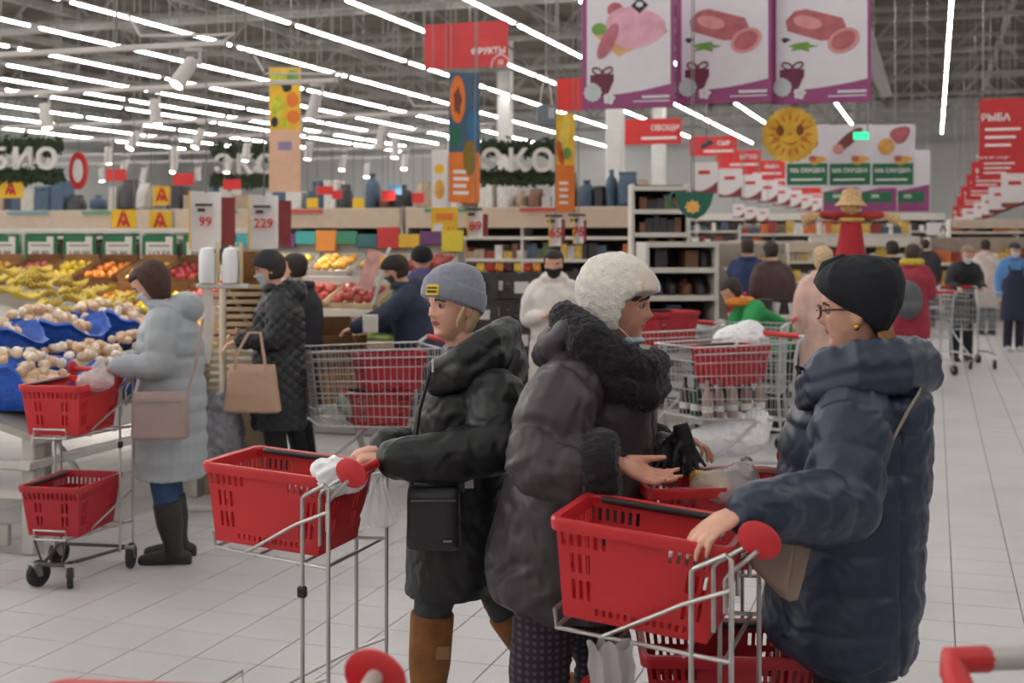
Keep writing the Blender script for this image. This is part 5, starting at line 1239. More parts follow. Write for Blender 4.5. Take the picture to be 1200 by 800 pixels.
# --- three meat banners
PURP = mat('banner_purple', (146, 66, 116), .55, var=.06); BWHT = mat('banner_white', (214, 208, 214), .55, var=.02)
HAM = mat('print_ham', (214, 160, 176), .6, var=.12, vs=6); HAMD = mat('print_ham_dark', (178, 104, 116), .6, var=.15, vs=6); MEAT = mat('print_meat', (170, 92, 98), .6, var=.15, vs=8); MEATL = mat('print_meat_light', (204, 140, 136), .6, var=.1, vs=8)
MAR = mat('print_maroon', (104, 34, 66), .6, var=.05); LEAF = mat('print_leaf', (110, 150, 70), .6, var=.2, vs=8); BRD = mat('print_board', (206, 160, 110), .6, var=.1); INKB = mat('print_black', (40, 40, 42), .6)
SNOW = mat('print_snow', (188, 196, 196), .6)
for q, (px, py, w_, h, d, lb) in enumerate(((735.5, 58, 105, 138, 14.0, 'purple banner with a pink ham joint on a board'), (848, 54, 106, 134, 14.4, 'purple banner with a sliced meat roll, middle of three'), (961.5, 54, 109, 134, 14.2, 'purple banner with a sliced meat roll beside the ceiling lamp'))):
    t, k, th = panel('meat_banner', lb, 'banner', px, py, d, w_, h, PURP, group='purple meat banners')
    b0 = -h/2+17; n_ = 10
    pts = [(-w_/2+6, h/2-1)]+[(-w_/2+6, b0)]+[(-w_/2+6+(w_-10)*u, b0+(2+16*max(0, u-.25)**1.6)) for u in np.linspace(.1, 1, n_)]+[(w_/2-4, h/2-1)]
    deco(t, k, th, 'print_field', pts, BWHT, 1)
    if q == 0:
        deco(t, k, th, 'print_board', [(-41, 21), (-10, -8), (46, 18), (20, 42)], BRD, 2); deco(t, k, th, 'print_leaf', oval(-32, 24, 9, 7), LEAF, 3); deco(t, k, th, 'print_leaf', oval(35, 22, 8, 6), LEAF, 3)
        deco(t, k, th, 'print_tomato', oval(-14, 45, 9, 8), MEAT, 3); deco(t, k, th, 'print_ham', oval(8, 24, 34, 23, rot=-.1, wob=.06), HAM, 4); deco(t, k, th, 'print_ham_rind', oval(-22, 10, 8, 22, rot=-.5), HAMD, 5)
        deco(t, k, th, 'emblem', [(14, 39), (24, 48), (14, 57), (4, 48)], INKB, 5); deco(t, k, th, 'emblem_mark', oval(14, 49, 4, 3), BWHT, 6)
    else:
        deco(t, k, th, 'print_roll', [(x-2, y+22) for x, y in [(-34, -4), (-36, 8), (-26, 18), (-14, 20), (26, 8), (30, -2), (14, -16), (2, -16)]], MEAT, 3); deco(t, k, th, 'print_roll_fat', oval(-14, 27, 16, 7, rot=-.25), MEATL, 4)
        deco(t, k, th, 'print_slice', oval(25, 5, 18, 13, rot=.45), MEATL, 5); deco(t, k, th, 'print_slice_core', oval(25, 5, 14, 9.5, rot=.45), MEAT, 6)
        deco(t, k, th, 'print_berries', oval(-38, 8, 5, 3, 7, wob=.3), INKB, 5); deco(t, k, th, 'print_herb', oval(-20, 0, 14, 5, 11, wob=.4, w0=5), LEAF, 4)
    gy = -h/2+31; gx = -w_/2+24
    deco(t, k, th, 'print_gift_lid', rect(gx-14, gy+2, gx+13, gy+11), MAR, 3); deco(t, k, th, 'print_gift_box', [(gx-9, gy+2), (gx+12, gy+2), (gx+5, gy-15), (gx-3, gy-13)], MAR, 3)
    for s in (-1, 1): MB().tube([((gx+s*6+5.5*math.cos(a))*k, -th/2-.007, (gy+15+4*math.sin(a+s*.4))*k) for a in np.linspace(0, 6.28, 12, endpoint=False)], 1.1*k, 5, closed=True).build('print_bow', MAR, t)
    deco(t, k, th, 'print_snowflake', oval(gx-11, gy-9, 10, 10, 24, wob=.08, w0=12), SNOW, 5); deco(t, k, th, 'print_flower', oval(gx+8, gy-16, 6.5, 6.5, 20, wob=.16, w0=5), BWHT, 6); deco(t, k, th, 'print_flower_core', oval(gx+8, gy-16, 2, 2), SNOW, 7)
    deco(t, k, th, 'small_print', rect(w_/2-36, -h/2+14, w_/2-5, -h/2+17), BWHT, 4); deco(t, k, th, 'small_print', rect(w_/2-46, -h/2+10, w_/2-5, -h/2+11.5), BWHT, 4)
# --- red direction signs over the far aisles
LS = [(765, 154, 64, 30, 24, 'ОВОЩИ', 'first red aisle sign below the ham banner'), (836, 171, 53, 23, 29, 'СЫР', 'second red aisle sign, with a grey clip'), (866, 187, 50, 22, 33, 'МЯСО', 'third red aisle sign right of the clip'), (893, 198, 50, 20, 37, 'РЫБА', 'fourth red aisle sign below the sun disc'),
      (917, 206, 46, 18, 41, 'ХЛЕБ', 'fifth red aisle sign behind the white flags'), (938, 214, 40, 16, 46, 'ЧАЙ', 'sixth red aisle sign far along the aisle'), (958, 224, 36, 15, 51, 'СОК', 'farthest red aisle sign beside the straw hat doll')]
for px, py, w_, h, d, s, lb in LS:
    t, k, th = panel('aisle_sign', lb, 'sign', px, py, d, w_, h, SRED2, group='red aisle signs')
    lett(t, k, th, s, h*.28, w_*.22, h*.12); deco(t, k, th, 'print_line', rect(-w_*.2, -h*.3, w_*.42, -h*.2), LTR, 2)
RS = [(1182, 149, 62, 68, 20, 'РЫБА', 'big red aisle sign at the right edge'), (1177, 190, 54, 40, 24, 'НАПИТКИ', 'red aisle sign with four lines of print at the right'), (1166, 206, 50, 34, 28, 'ВОДА', 'third red sign on the right of the aisle'), (1158, 219, 46, 30, 32, 'СОКИ', 'fourth red sign on the right of the aisle'),
      (1149, 231, 42, 26, 37, 'КОФЕ', 'fifth red sign on the right of the aisle'), (1141, 242, 36, 24, 42, 'ЧАЙ', 'sixth red sign on the right of the aisle'), (1133, 252, 30, 22, 48, 'МУКА', 'farthest red sign on the right of the aisle')]
for px, py, w_, h, d, s, lb in RS:
    t, k, th = panel('aisle_sign', lb, 'sign', px, py, d, w_, h, SRED, group='red aisle signs on the right')
    lett(t, k, th, s, h*.13+2, -w_*.22, h*.16); 
    for j in range(3): deco(t, k, th, 'print_line', rect(-w_*.4, -h*(.05+.13*j), w_*(.2-.08*j), -h*(.01+.13*j)), LTR, 2)
# --- white price flags with brown feet, in a receding row
BRNF = mat('flag_brown', (128, 58, 50), .6, var=.05)
def flag(label, px, py, d, w_, h, group, foot=.32):
    t, k, th = panel('price_flag', label, 'price flag', px, py, d, w_, h, SWHT, th=.012, group=group)
    pts = [(-w_/2+.3, -h/2+.3), (w_/2-.3, -h/2+.3), (w_/2-.3, -h/2+h*foot*1.2)]+[(w_/2-.3-(w_-.6)*u, -h/2+h*(foot*1.2-.30*math.sin(u*2.2))) for u in np.linspace(.1, 1, 8)]
    deco(t, k, th, 'print_foot', pts, BRNF, 1); deco(t, k, th, 'small_print', rect(-w_*.25, h*.1, w_*.2, h*.22), INKR, 1)
FL = [(826, 208, 29, 36), (856, 214, 26, 33), (880, 219, 24, 29), (900, 224, 22, 26), (916, 229, 20, 23), (930, 233, 18, 21), (943, 237, 17, 19), (955, 240, 15, 18), (966, 243, 14, 17)]
dn = ['nearest', 'second nearest', 'third nearest', 'fourth nearest', 'fifth nearest', 'sixth nearest', 'seventh nearest', 'eighth nearest', 'farthest']
for q, (px, py, w_, h) in enumerate(FL): flag('%s white price flag in the row left of the aisle' % dn[q], px, py, 20+q*4.2, w_, h, 'white price flags left of the aisle')
FR = [(1190, 220, 30, 34), (1172, 232, 24, 26), (1160, 240, 18, 22), (1150, 246, 16, 18), (1137, 252, 16, 17), (1125, 260, 12, 14)]
for q, (px, py, w_, h) in enumerate(FR): flag('%s white price flag in the row right of the aisle' % (dn[q] if q < 5 else 'farthest'), px, py, 21+q*4.5, w_, h, 'white price flags right of the aisle', .1)
for q, (px, py) in enumerate(((866, 247), (880, 250), (894, 252))): flag('%s small price flag under the teacup sign row' % ('first', 'second', 'third')[q], px, py, 26+q*3, 13, 16, 'small price flags')
# --- smiling sun disc
SUN = mat('sun_yellow', (232, 178, 44), .6, var=.2, vs=5, col2=(240, 200, 80)); SUNO = mat('sun_orange', (206, 120, 30), .6, var=.15)
t, k, th = panel('sun_disc', 'round smiling sun sign hanging above the white meat posters', 'sign', 926, 158, 16, 3, 3, SUN, wires=True)
for c in list(t.children):
    if c.name.startswith('board'): bpy.data.objects.remove(c)
MB().prism([(x*k, y*k) for x, y in oval(0, 0, 30.5, 30.5, 72, wob=.035, w0=24)], .03).build('disc', SUN, t, smooth=False); th = .03
for j in range(16):
    a = j*2*math.pi/16; deco(t, k, th, 'print_ray', [(18*math.cos(a-.09), 18*math.sin(a-.09)), (27*math.cos(a), 27*math.sin(a)), (18*math.cos(a+.09), 18*math.sin(a+.09)), (15*math.cos(a), 15*math.sin(a))], SUNO, 1)
for s in (-1, 1): deco(t, k, th, 'print_eye', oval(s*11, 5, 4, 6), mat('sun_eye', (128, 70, 30), .6), 2); deco(t, k, th, 'print_cheek', oval(s*15, -5, 4, 3), SUNO, 2)
MB().tube([(9*math.sin(a)*k, -th/2-.006, (-4-6*math.cos(a))*k) for a in np.linspace(-1, 1, 9)], .9*k, 5).build('print_smile', SUNO, t); deco(t, k, th, 'print_nose', oval(0, 1, 2.4, 2), SUNO, 2)
# --- white meat posters with green discount strips
GRN = mat('strip_green', (40, 106, 72), .6, var=.05); SAU = mat('print_sausage', (120, 62, 56), .6, var=.15); GOLD2 = mat('print_gold', (214, 160, 80), .6, var=.2)
for q, (px, pct, lb) in enumerate(((946, '70', 'white poster with a green 70% strip behind the sun disc'), (996, '50', 'white poster with a sausage and green 50% strip'), (1046, '50', 'white poster with two meat rolls and green 50% strip'))):
    t, k, th = panel('discount_poster', lb, 'poster', px, 183, 18+q*.3, 48, 74, BWHT, group='white discount posters')
    deco(t, k, th, 'strip', rect(-22, -32, 22, -8), GRN, 2); lett(t, k, th, pct+'% СКИДКА', 6.2, 0, -16); deco(t, k, th, 'small_print', rect(-18, -27, 16, -25), LTR, 3)
    deco(t, k, th, 'print_fruit', oval(10, -4, 10, 5, 14, wob=.2), GOLD2, 3); deco(t, k, th, 'print_fruit', oval(6, -3, 4, 3), MEAT, 4)
    if q == 1: deco(t, k, th, 'print_sausage', oval(-2, 18, 20, 6, rot=.7), SAU, 3); deco(t, k, th, 'print_sausage_cut', oval(-13, 8, 6, 6), MEATL, 4)
    elif q == 2: deco(t, k, th, 'print_roll', oval(8, 24, 11, 9, rot=.5, wob=.1), MEAT, 3); deco(t, k, th, 'print_roll', oval(-7, 11, 9, 9), GOLD2, 4)
    else: deco(t, k, th, 'print_joint', oval(0, 15, 12, 9), MEAT, 3)
for q, (px, lb) in enumerate(((985, 'purple trimmed poster below the sausage poster, first of three'), (1030, 'purple trimmed poster below the meat rolls poster, middle of three'), (1068, 'purple trimmed poster nearest the aisle lamp, last of three'))):
    t, k, th = panel('lower_poster', lb, 'poster', px, 212, 23+q*.4, 40, 72, BWHT, group='purple trimmed posters')
    deco(t, k, th, 'print_purple', [(-19, -12), (19, -4), (19, -34), (-19, -34)], PURP, 1); deco(t, k, th, 'strip', rect(-18, -24, 14, -12), GRN, 2); lett(t, k, th, '50%', 5, -4, -17)
t, k, th = panel('exit_sign', 'small glowing green exit sign over the sausage poster', 'sign', 1009, 159, 16.8, 17, 9, mat('exit_glow', (60, 200, 150), .5, var=0, emit=(40, 200, 140), es=1.2), wires=True)
# --- teacup sign
t, k, th = panel('teacup_sign', 'dark green teacup shaped sign with a pale flower', 'sign', 812, 238, 11.6, 3, 3, GRN)
for c in list(t.children):
    if c.name.startswith('board'): bpy.data.objects.remove(c)
MB().prism([(x*k, y*k) for x, y in [(-20, 13), (23, 11), (20, -1), (13, -12), (4, -18), (-6, -16), (-14, -8), (-18, 2)]], .03).build('cup', mat('cup_teal', (22, 92, 78), .5), t, smooth=False)
MB().tube([((-20+5*math.cos(a))*k, 0, (5+8*math.sin(a))*k) for a in np.linspace(1.2, 5, 12)], 1.6*k, 6).build('cup_handle', mat('cup_teal', (22, 92, 78)), t)
deco(t, k, .03, 'print_flower', oval(0, -4, 8, 7, 32, wob=.15, w0=8), GOLD2, 1)
# --- long fruit banners hanging over the produce
OR = mat('banner_orange', (228, 122, 42), .55, var=.06); PEACH = mat('banner_peach', (222, 178, 150), .55, var=.05); SLATE = mat('banner_slate', (66, 92, 116), .55, var=.08); LIME = mat('print_lime', (196, 200, 60), .6, var=.25, vs=10); YEL = mat('banner_yellow', (232, 186, 50), .55, var=.12, vs=5)
t, k, th = panel('fruit_banner', 'tall banner with lemons and oranges over the produce', 'banner', 334, 152, 15.5, 37, 146, PEACH, rz=TH)
deco(t, k, th, 'print_field', rect(-18, 0, 18, 72), YEL, 1)
for j, (x, y, a, b, m) in enumerate(((-8, 60, 9, 8, LIME), (9, 62, 7, 8, LEAF), (-8, 27, 7, 13, LIME), (9, 35, 7, 9, OR), (10, 15, 8, 8, OR), (-9, 46, 8, 6, YEL), (0, 8, 7, 5, LIME), (-12, 9, 4, 6, INKB), (2, 50, 6, 6, INKB))): deco(t, k, th, 'print_citrus', oval(x, y, a, b), m, 2+j % 3)
deco(t, k, th, 'print_logo', rect(-8, -24, 8, -14), mat('print_mauve', (150, 130, 170), .6), 2)
t, k, th = panel('fruit_banner', 'tall slate and orange banner with a papaya below the red sign', 'banner', 544, 160, 15.2, 36, 150, SLATE, rz=TH+.25)
deco(t, k, th, 'print_orange', rect(-18, -75, 18, -18), OR, 1); deco(t, k, th, 'print_papaya', oval(-8, 42, 9, 27), OR, 2); deco(t, k, th, 'print_seeds', oval(-8, 40, 4.5, 15, 14, wob=.2, w0=5), SAU, 3); deco(t, k, th, 'print_green', oval(6, -24, 8, 20), mat('print_olive', (140, 110, 40), .6), 2)
deco(t, k, th, 'print_pear', oval(10, 12, 7, 18), mat('print_blue', (50, 110, 150), .6), 2); deco(t, k, th, 'print_plum', oval(-10, 0, 6, 12), GRN, 2)
for j in range(4): deco(t, k, th, 'print_line', rect(-13, -42-j*8, 2+3*(j % 2), -38-j*8), LTR, 2)
t, k, th = panel('fruit_banner', 'narrow yellow and orange banner beside the ЭКО letters', 'banner', 662, 188, 16.5, 23, 110, YEL, rz=TH+.4)
deco(t, k, th, 'print_orange', rect(-11, -55, 11, -5), OR, 1); deco(t, k, th, 'print_banana', oval(-1, 28, 6, 24, rot=-.15), mat('print_banana', (240, 206, 90), .6, var=.1), 2); deco(t, k, th, 'print_pepper', oval(-6, 8, 4, 14, rot=.2), mat('print_redpepper', (214, 90, 40), .6), 2); deco(t, k, th, 'print_leaf', oval(2, 8, 5, 6), LEAF, 3)
for j in range(4): deco(t, k, th, 'print_line', rect(-7, -26-j*7, 3, -23-j*7), LTR, 2)
t, k, th = panel('tall_poster', 'white tall poster with a loaf next to the orange banner', 'poster', 515, 210, 17.5, 18, 70, SWHT, rz=TH); deco(t, k, th, 'print_loaf', oval(0, -12, 6, 12), GOLD2, 1); deco(t, k, th, 'print_badge', oval(0, 12, 6, 6), YEL, 1)
t, k, th = panel('yellow_notice', 'yellow notice with orange print beside the black beanie', 'sign', 521, 262, 12.5, 31, 38, YEL, rz=TH, wires=False); deco(t, k, th, 'print_block', rect(-10, 4, 10, 12), OR, 1); deco(t, k, th, 'print_card', rect(-13, -16, -2, 0), PAPW, 1); lett(t, k, th, '51', 10, 8, -8, OR)
MB().tube([(0, .02, -.1), (0, .02, -1.84)], .012, 6).build('pole', WIREM, t)
# --- eco letters over greenery
FOL = mat('garland_green', (52, 66, 44), .9, var=.4, vs=30); LET3 = mat('letter_cream', (214, 210, 202), .5, var=.04)
def eco(label, txt, px, py, d, wpx, size):
    k = d/F; t = thing('eco_sign', label, 'sign', WP(px, py, d), TH)
    r = random.Random(int(px)); vs = []; fs = []
    for i in range(1100):
        x = r.uniform(-.5, .5)*wpx*k; z = (r.gauss(-18, 3.5) if r.random() < .62 else r.gauss(17, 4))*k; y = r.uniform(-.06, .1); a = r.uniform(0, 6.28); s = .06; b_ = r.uniform(-1, 1)
        p = Vector((x, y, z)); u = Vector((math.cos(a), b_*.5, math.sin(a)))*s; v_ = Vector((-math.sin(a), .6, math.cos(a)))*s*.4
        n = len(vs); vs += [p-u, p+v_, p+u, p-v_]; fs.append((n, n+1, n+2, n+3))
    tag(MB().add(vs, fs).build('garland_leaves', FOL, t, smooth=False), kind='stuff')
    MB().tube([(-wpx*k/2, .05, -19*k), (wpx*k/2, .05, -19*k)], .02, 6).tube([(-wpx*k/2, .05, 17*k), (wpx*k/2, .05, 17*k)], .02, 6).build('backing', mat('garland_back', (44, 50, 40), .9, var=.2), t)
    n = len(txt)
    for i, c in enumerate(txt): inst(text_mesh(c, size*k, LET3, .03, True), 'letter', t, ((i-(n-1)/2)*size*.82*k, -.1, 0), (math.pi/2, 0, 0))
    for s in (-1, 1): MB().tube([(s*wpx*k*.42, .08, .1), (s*wpx*k*.42, .08, ZC-ZP(py, d))], .006, 4).build('wire', WIREM, t)
eco('white ЭКО letters on a green garland near the fur hat', 'ЭКО', 606, 190, 18.0, 92, 36)
eco('white БИО letters on a green garland at the left edge', 'БИО', 30, 188, 17.0, 84, 34)
eco('white ЭКО letters on a green garland behind the lemon banner', 'ЭКО', 288, 194, 19.5, 80, 30)
t, k, th = panel('oval_sign', 'red oval sign with a pale centre beside the БИО letters', 'sign', 92, 200, 17.2, 3, 3, SRED)
for c in list(t.children):
    if c.name.startswith('board'): bpy.data.objects.remove(c)
MB().prism([(x*k, y*k) for x, y in oval(0, 0, 12, 21, 30)], .03).build('oval', SRED, t, smooth=False); deco(t, k, .03, 'print_centre', oval(0, 0, 7, 13), SWHT, 1)
# --- yellow cards with a red letter, price flags over the produce
YC = mat('card_yellow', (232, 186, 40), .6, var=.04)
for px, py, d, w_, h, lb in ((145, 258, 14.4, 29, 25, 'yellow card with a red А above the fruit rack, nearest the onions'), (188, 259, 14.6, 26, 24, 'yellow card with a red А beside the large price flag'), (190, 229, 18, 20, 22, 'small yellow card with a red mark above the two yellow cards'), (13, 222, 17, 28, 20, 'yellow card with a red А at the left edge')):
    t, k, th = panel('logo_card', lb, 'card', px, py, d, w_, h, YC, rz=TH, group='yellow logo cards')
    lett(t, k, th, 'А', h*.95, 0, 0, INKR); deco(t, k, th, 'print_bird', oval(w_*.02, -h*.12, 3.2, 3.6, 8, wob=.3), INKR, 2)
MRN = mat('flag_maroon', (140, 58, 58), .6, var=.05)
def price_flag(px, py, d, w_, h, txt, lb):
    k = d/F; t = thing('folded_price_flag', lb, 'price flag', WP(px, py, d), TH); b = MB(); n = 8; o1 = []; i1 = []
    for j in range(n+1):
        u = j/n; x = (-w_/2+w_*.98*u)*k; y = .05*math.sin(u*3.0)-.02*u
        o1.append([Vector((x, y, -h/2*k*(1+.06*(1-u)))), Vector((x, y, h/2*k*(1+.04*(1-u)))), Vector((x, y+.006, h/2*k*(1+.04*(1-u)))), Vector((x, y+.006, -h/2*k*(1+.06*(1-u))))])
    b.loft(o1); b.build('front_sheet', SWHT, t)
    MB().box((w_*.62*k, .1, -.02*h*k), (w_*.42*k, .008, h*.86*k), rz=.35).build('side_sheet', MRN, t); MB().box((-w_*.5*k, .0, -.0), (1.6*k, .012, h*1.04*k)).build('edge_strip', YC, t)
    inst(text_mesh(txt, 15*k, INKR, .001, True), 'lettering', t, (0, -.012, -2*k), (math.pi/2, 0, 0)); MB().box((-2*k, -.004, 18*k), (20*k, .003, 3*k)).build('print_line', INK, t); MB().box((-5*k, -.004, 12*k), (9*k, .003, 4*k)).build('print_line', INK, t)
    MB().tube([(0, .02, h/2*k-.01), (0, .02, ZC-ZP(py, d))], .006, 4).build('wire', WIREM, t)
price_flag(241, 258, 11.0, 38, 66, '99', 'folded white price flag reading 99 over the bag rolls')
price_flag(309, 260, 11.2, 36, 62, '229', 'folded white price flag reading 229 above the black beanie')
for px, py, d, w_, h, s, lb in ((557, 263, 13.5, 18, 30, '89', 'narrow white price flag with a maroon edge beside the yellow notice'), (651, 271, 14.5, 14, 34, '65', 'narrow white price flag left of the fur hat'), (678, 270, 15, 12, 30, '75', 'narrow white price flag just above the fur hat')): price_flag(px, py, d, w_, h, s, lb)
# --- hanging grey box, ring mount
t = thing('hanging_box', 'small grey box hanging on white cables left of the banners', 'junction box', WP(640, 136, 14.5), TH)
MB().box((0, 0, 0), (.22, .12, .24), bev=.015).build('case', mat('case_grey', (110, 114, 122), .5, var=.05), t); MB().box((.06, -.062, .03), (.07, .006, .12)).build('panel', mat('case_light', (170, 172, 176), .5), t)
for s in (-1, 1): MB().tube([(s*.07, 0, .11), (s*.05, 0, .3), (0, 0, .5), (0, 0, ZC-ZP(136, 14.5))], .009, 6).build('cable', TRK, t)
t = thing('ring_mount', 'white ring camera mount hanging below the middle meat banner', 'camera mount', WP(828, 143, 15), TH)
MB().tube([(.06*math.cos(a), 0, .06*math.sin(a)) for a in np.linspace(0, 6.28, 18, endpoint=False)], .014, 8, closed=True).build('ring', TRK, t); MB().tube([(0, 0, .06), (0, 0, ZC-ZP(143, 15))], .01, 6).build('rod', TRK, t); MB().box((0, 0, -.26), (.15, .05, .06), R=Matrix.Rotation(-.5, 3, 'Y'), bev=.01).tube([(0, 0, -.05), (0, 0, -.26)], .008, 6).build('camera', mat('cam_grey', (80, 84, 92), .5), t)
# ============================================================ shelving, displays and goods in the background
GW = mat('gondola_white', (208, 202, 192), .6, var=.04); GB = mat('gondola_beige', (196, 176, 154), .6, var=.05); GDK = mat('gondola_dark', (66, 62, 60), .8, var=.1)
goods_m = [mat('goods_%d' % i, c, .5, var=.2, vs=12) for i, c in enumerate(((196, 190, 182), (150, 60, 50), (70, 90, 110), (206, 170, 80), (90, 100, 70), (226, 220, 214), (120, 80, 60), (60, 56, 60), (170, 150, 130), (200, 110, 60)))]
def goods(label, t_loc, rz, L, levels, depth, h=(.12, .26), wd=(.06, .16), seed=1, sub=None, y0=0.0):
    r = random.Random(seed); b = MB(); sub = sub or range(10)
    for z in levels:
        x = -L/2+.05
        while x < L/2-.1:
            w_ = r.uniform(*wd); hh = r.uniform(*h); b.m(r.choice(list(sub)))
            if r.random() < .9: b.box((x+w_/2, y0+r.uniform(-.02, .02), z+hh/2+.012), (w_*.94, depth, hh))
            x += w_
    o = b.build('packaged_goods', goods_m, None, t_loc, (0, 0, rz), False); tag(o, label, 'goods', None, 'stuff')
def gondola(label, loc, rz, L, H_, levels, depth=.5, header=None, hm=GB, back=GDK, strip=None):
    t = thing('shelving_unit', label, 'shelving', loc, rz)
    MB().box((0, depth/2, H_/2), (L, .04, H_)).build('back_panel', back, t)
    for z in levels: MB().box((0, 0, z), (L, depth, .03), bev=.004).build('shelf', GW, t); MB().box((0, -depth/2-.008, z), (L, .014, .05)).build('price_strip', strip or GW, t)
    for x in np.linspace(-L/2, L/2, max(2, int(L/1.5)+1)): MB().box((x, 0, H_/2), (.04, depth*.9, H_), bev=.005).build('upright', GW, t)
    MB().box((0, 0, .06), (L, depth, .12)).build('plinth', GW, t)
    if header: MB().box((0, -depth/2-.02, (header[0]+header[1])/2), (L, .03, header[1]-header[0]), bev=.005).build('header', hm, t); MB().box((0, 0, header[1]), (L, depth+.06, .03)).build('header_cap', GW, t)
    return t
GPK = {}
def stock(label, cat, group, loc, rz, L, levels, depth, h, wd, seed, sub):      # single boxes, jugs and sacks standing on shelves
    r = random.Random(seed); ca, sa = math.cos(rz), math.sin(rz); n = 0
    for z in levels:
        x = -L/2+.06
        while x < L/2-.12:
            w_ = r.uniform(*wd); hh = r.uniform(*h); mi = r.choice(sub); kind = r.choice((0, 0, 1, 2))
            if (kind, mi) not in GPK:
                if kind == 0: b = MB().box((0, 0, .42), (.96, .96, .84), bev=.02).box((0, 0, .92), (1, 1, .16), bev=.03).box((0, -.485, .45), (.5, .02, .3), bev=.005)
                elif kind == 1: b = MB().lathe([(.02, 0), (.46, 0), (.5, .05), (.5, .62), (.42, .74), (.16, .86), (.16, .92), (.2, .93), (.2, 1), (.02, 1)], n=14)
                else: b = MB().loft([ering((0, 0, z_), Vector((1, 0, 0)), Vector((0, 1, 0)), a_, c_, 20, 3) for z_, a_, c_ in ((0, .44, .4), (.08, .5, .5), (.6, .48, .45), (.85, .42, .25), (.9, .46, .08), (1, .46, .05))])
                GPK[(kind, mi)] = b.mesh(('storage_box', 'jug', 'paper_sack')[kind], goods_m[mi])
            if r.random() < .93:
                p = Vector((loc[0]+ca*(x+w_/2), loc[1]+sa*(x+w_/2), loc[2]+z+.002))
                tag(inst(GPK[(kind, mi)], ('storage_box', 'jug', 'paper_sack')[kind], None, p, (0, 0, rz), (w_*.95, depth, hh)), label % ('lidded box', 'jug', 'paper sack')[kind], ('box', 'jug', 'sack')[kind], group % ('boxes', 'jugs', 'sacks')[kind])
            x += w_
# long cross row behind the produce
for q, (x0, x1, lb) in enumerate(((-27, -19.5, 'beige headed shelving row at the far left behind the fruit'), (-19.4, -12.5, 'beige headed shelving row behind the green price boards'), (-12.4, -8.2, 'beige headed shelving row behind the vegetable stand'), (-8.1, -4.2, 'beige headed shelving row behind the black crates'))):
    L = x1-x0; c = ((x0+x1)/2, 19.4, 0)
    gondola(lb, c, 0, L, 2.2, (.5, .95, 1.35, 1.7), .6, (1.86, 2.17))
    goods(lb.replace('beige headed shelving row', 'mixed packets on the shelves'), (c[0], c[1], 0), 0, L, (.5, .95, 1.35), .4, (.12, .28), (.07, .18), 10+q)
    stock('%s on top of the '+lb.replace('beige headed ', ''), 'box', '%s on top of row '+str(q), (c[0], c[1], 2.185), 0, L, (0,), .36, (.15, .6), (.14, .36), 30+q, (0, 5, 7, 2, 8, 7, 6, 2, 0))
    for j in range(int(L/1.6)):
        m = mat('strip_%d' % (j % 3), ((96, 140, 110), (190, 80, 70), (120, 150, 160))[(j+q) % 3] if False else ((96, 140, 110), (190, 80, 70), (120, 150, 160))[j % 3], .6)
        tag(MB().box((0, 0, 0), (.9, .015, .06), bev=.003).build('shelf_banner', m, None, (x0+.8+j*1.6, 19.02, 2.14)), 'thin coloured strip along the top of the beige shelving header', 'shelf banner', 'strips on the shelving header')
# small red and yellow cards on the tall goods
for j, (px, py, w_, h, c) in enumerate(((136, 205, 26, 14, SRED2), (215, 210, 26, 14, SRED2), (272, 216, 22, 12, SRED2), (380, 223, 20, 10, SRED2), (455, 229, 16, 12, SRED2), (462, 222, 18, 12, mat('card_blue', (120, 170, 210), .6)), (420, 238, 14, 12, YC), (366, 238, 14, 12, YC), (490, 232, 14, 12, SRED2), (395, 228, 12, 10, SRED2))):
    t, k, th = panel('shelf_card', '%s card on top of the beige shelving, %s from the left' % (('red', 'blue', 'yellow')[0 if c == SRED2 else (2 if c == YC else 1)], ordn[j]), 'card', px, py, 18.6, w_, h, c, rz=0, group='cards on the shelving')
# white tiered shelving beside the fur hat
sh = W(793, 12.2); sr = TH+.1
gondola('white tiered shelving beside the fur hat', sh, sr, .66, 1.68, (.35, .62, .9, 1.16, 1.42, 1.66), .5)
stock('dark %s on the white tiered shelving beside the fur hat', 'box', 'dark %s on the white tiered shelving', (sh.x, sh.y, .016), sr, .62, (.35, .62, .9, 1.16, 1.42), .34, (.1, .2), (.09, .2), 55, (7, 6, 7, 2, 4))
sh2 = W(772, 14.0)
gondola('narrow white shelf rack above the tiered shelving', sh2, TH, .6, 2.3, (1.5, 1.75, 2.0, 2.25), .4); goods('dark bottles on the narrow white rack', sh2, TH, .55, (1.5, 1.75, 2.0), .3, (.1, .2), (.06, .1), 56, (7, 6, 4, 7))
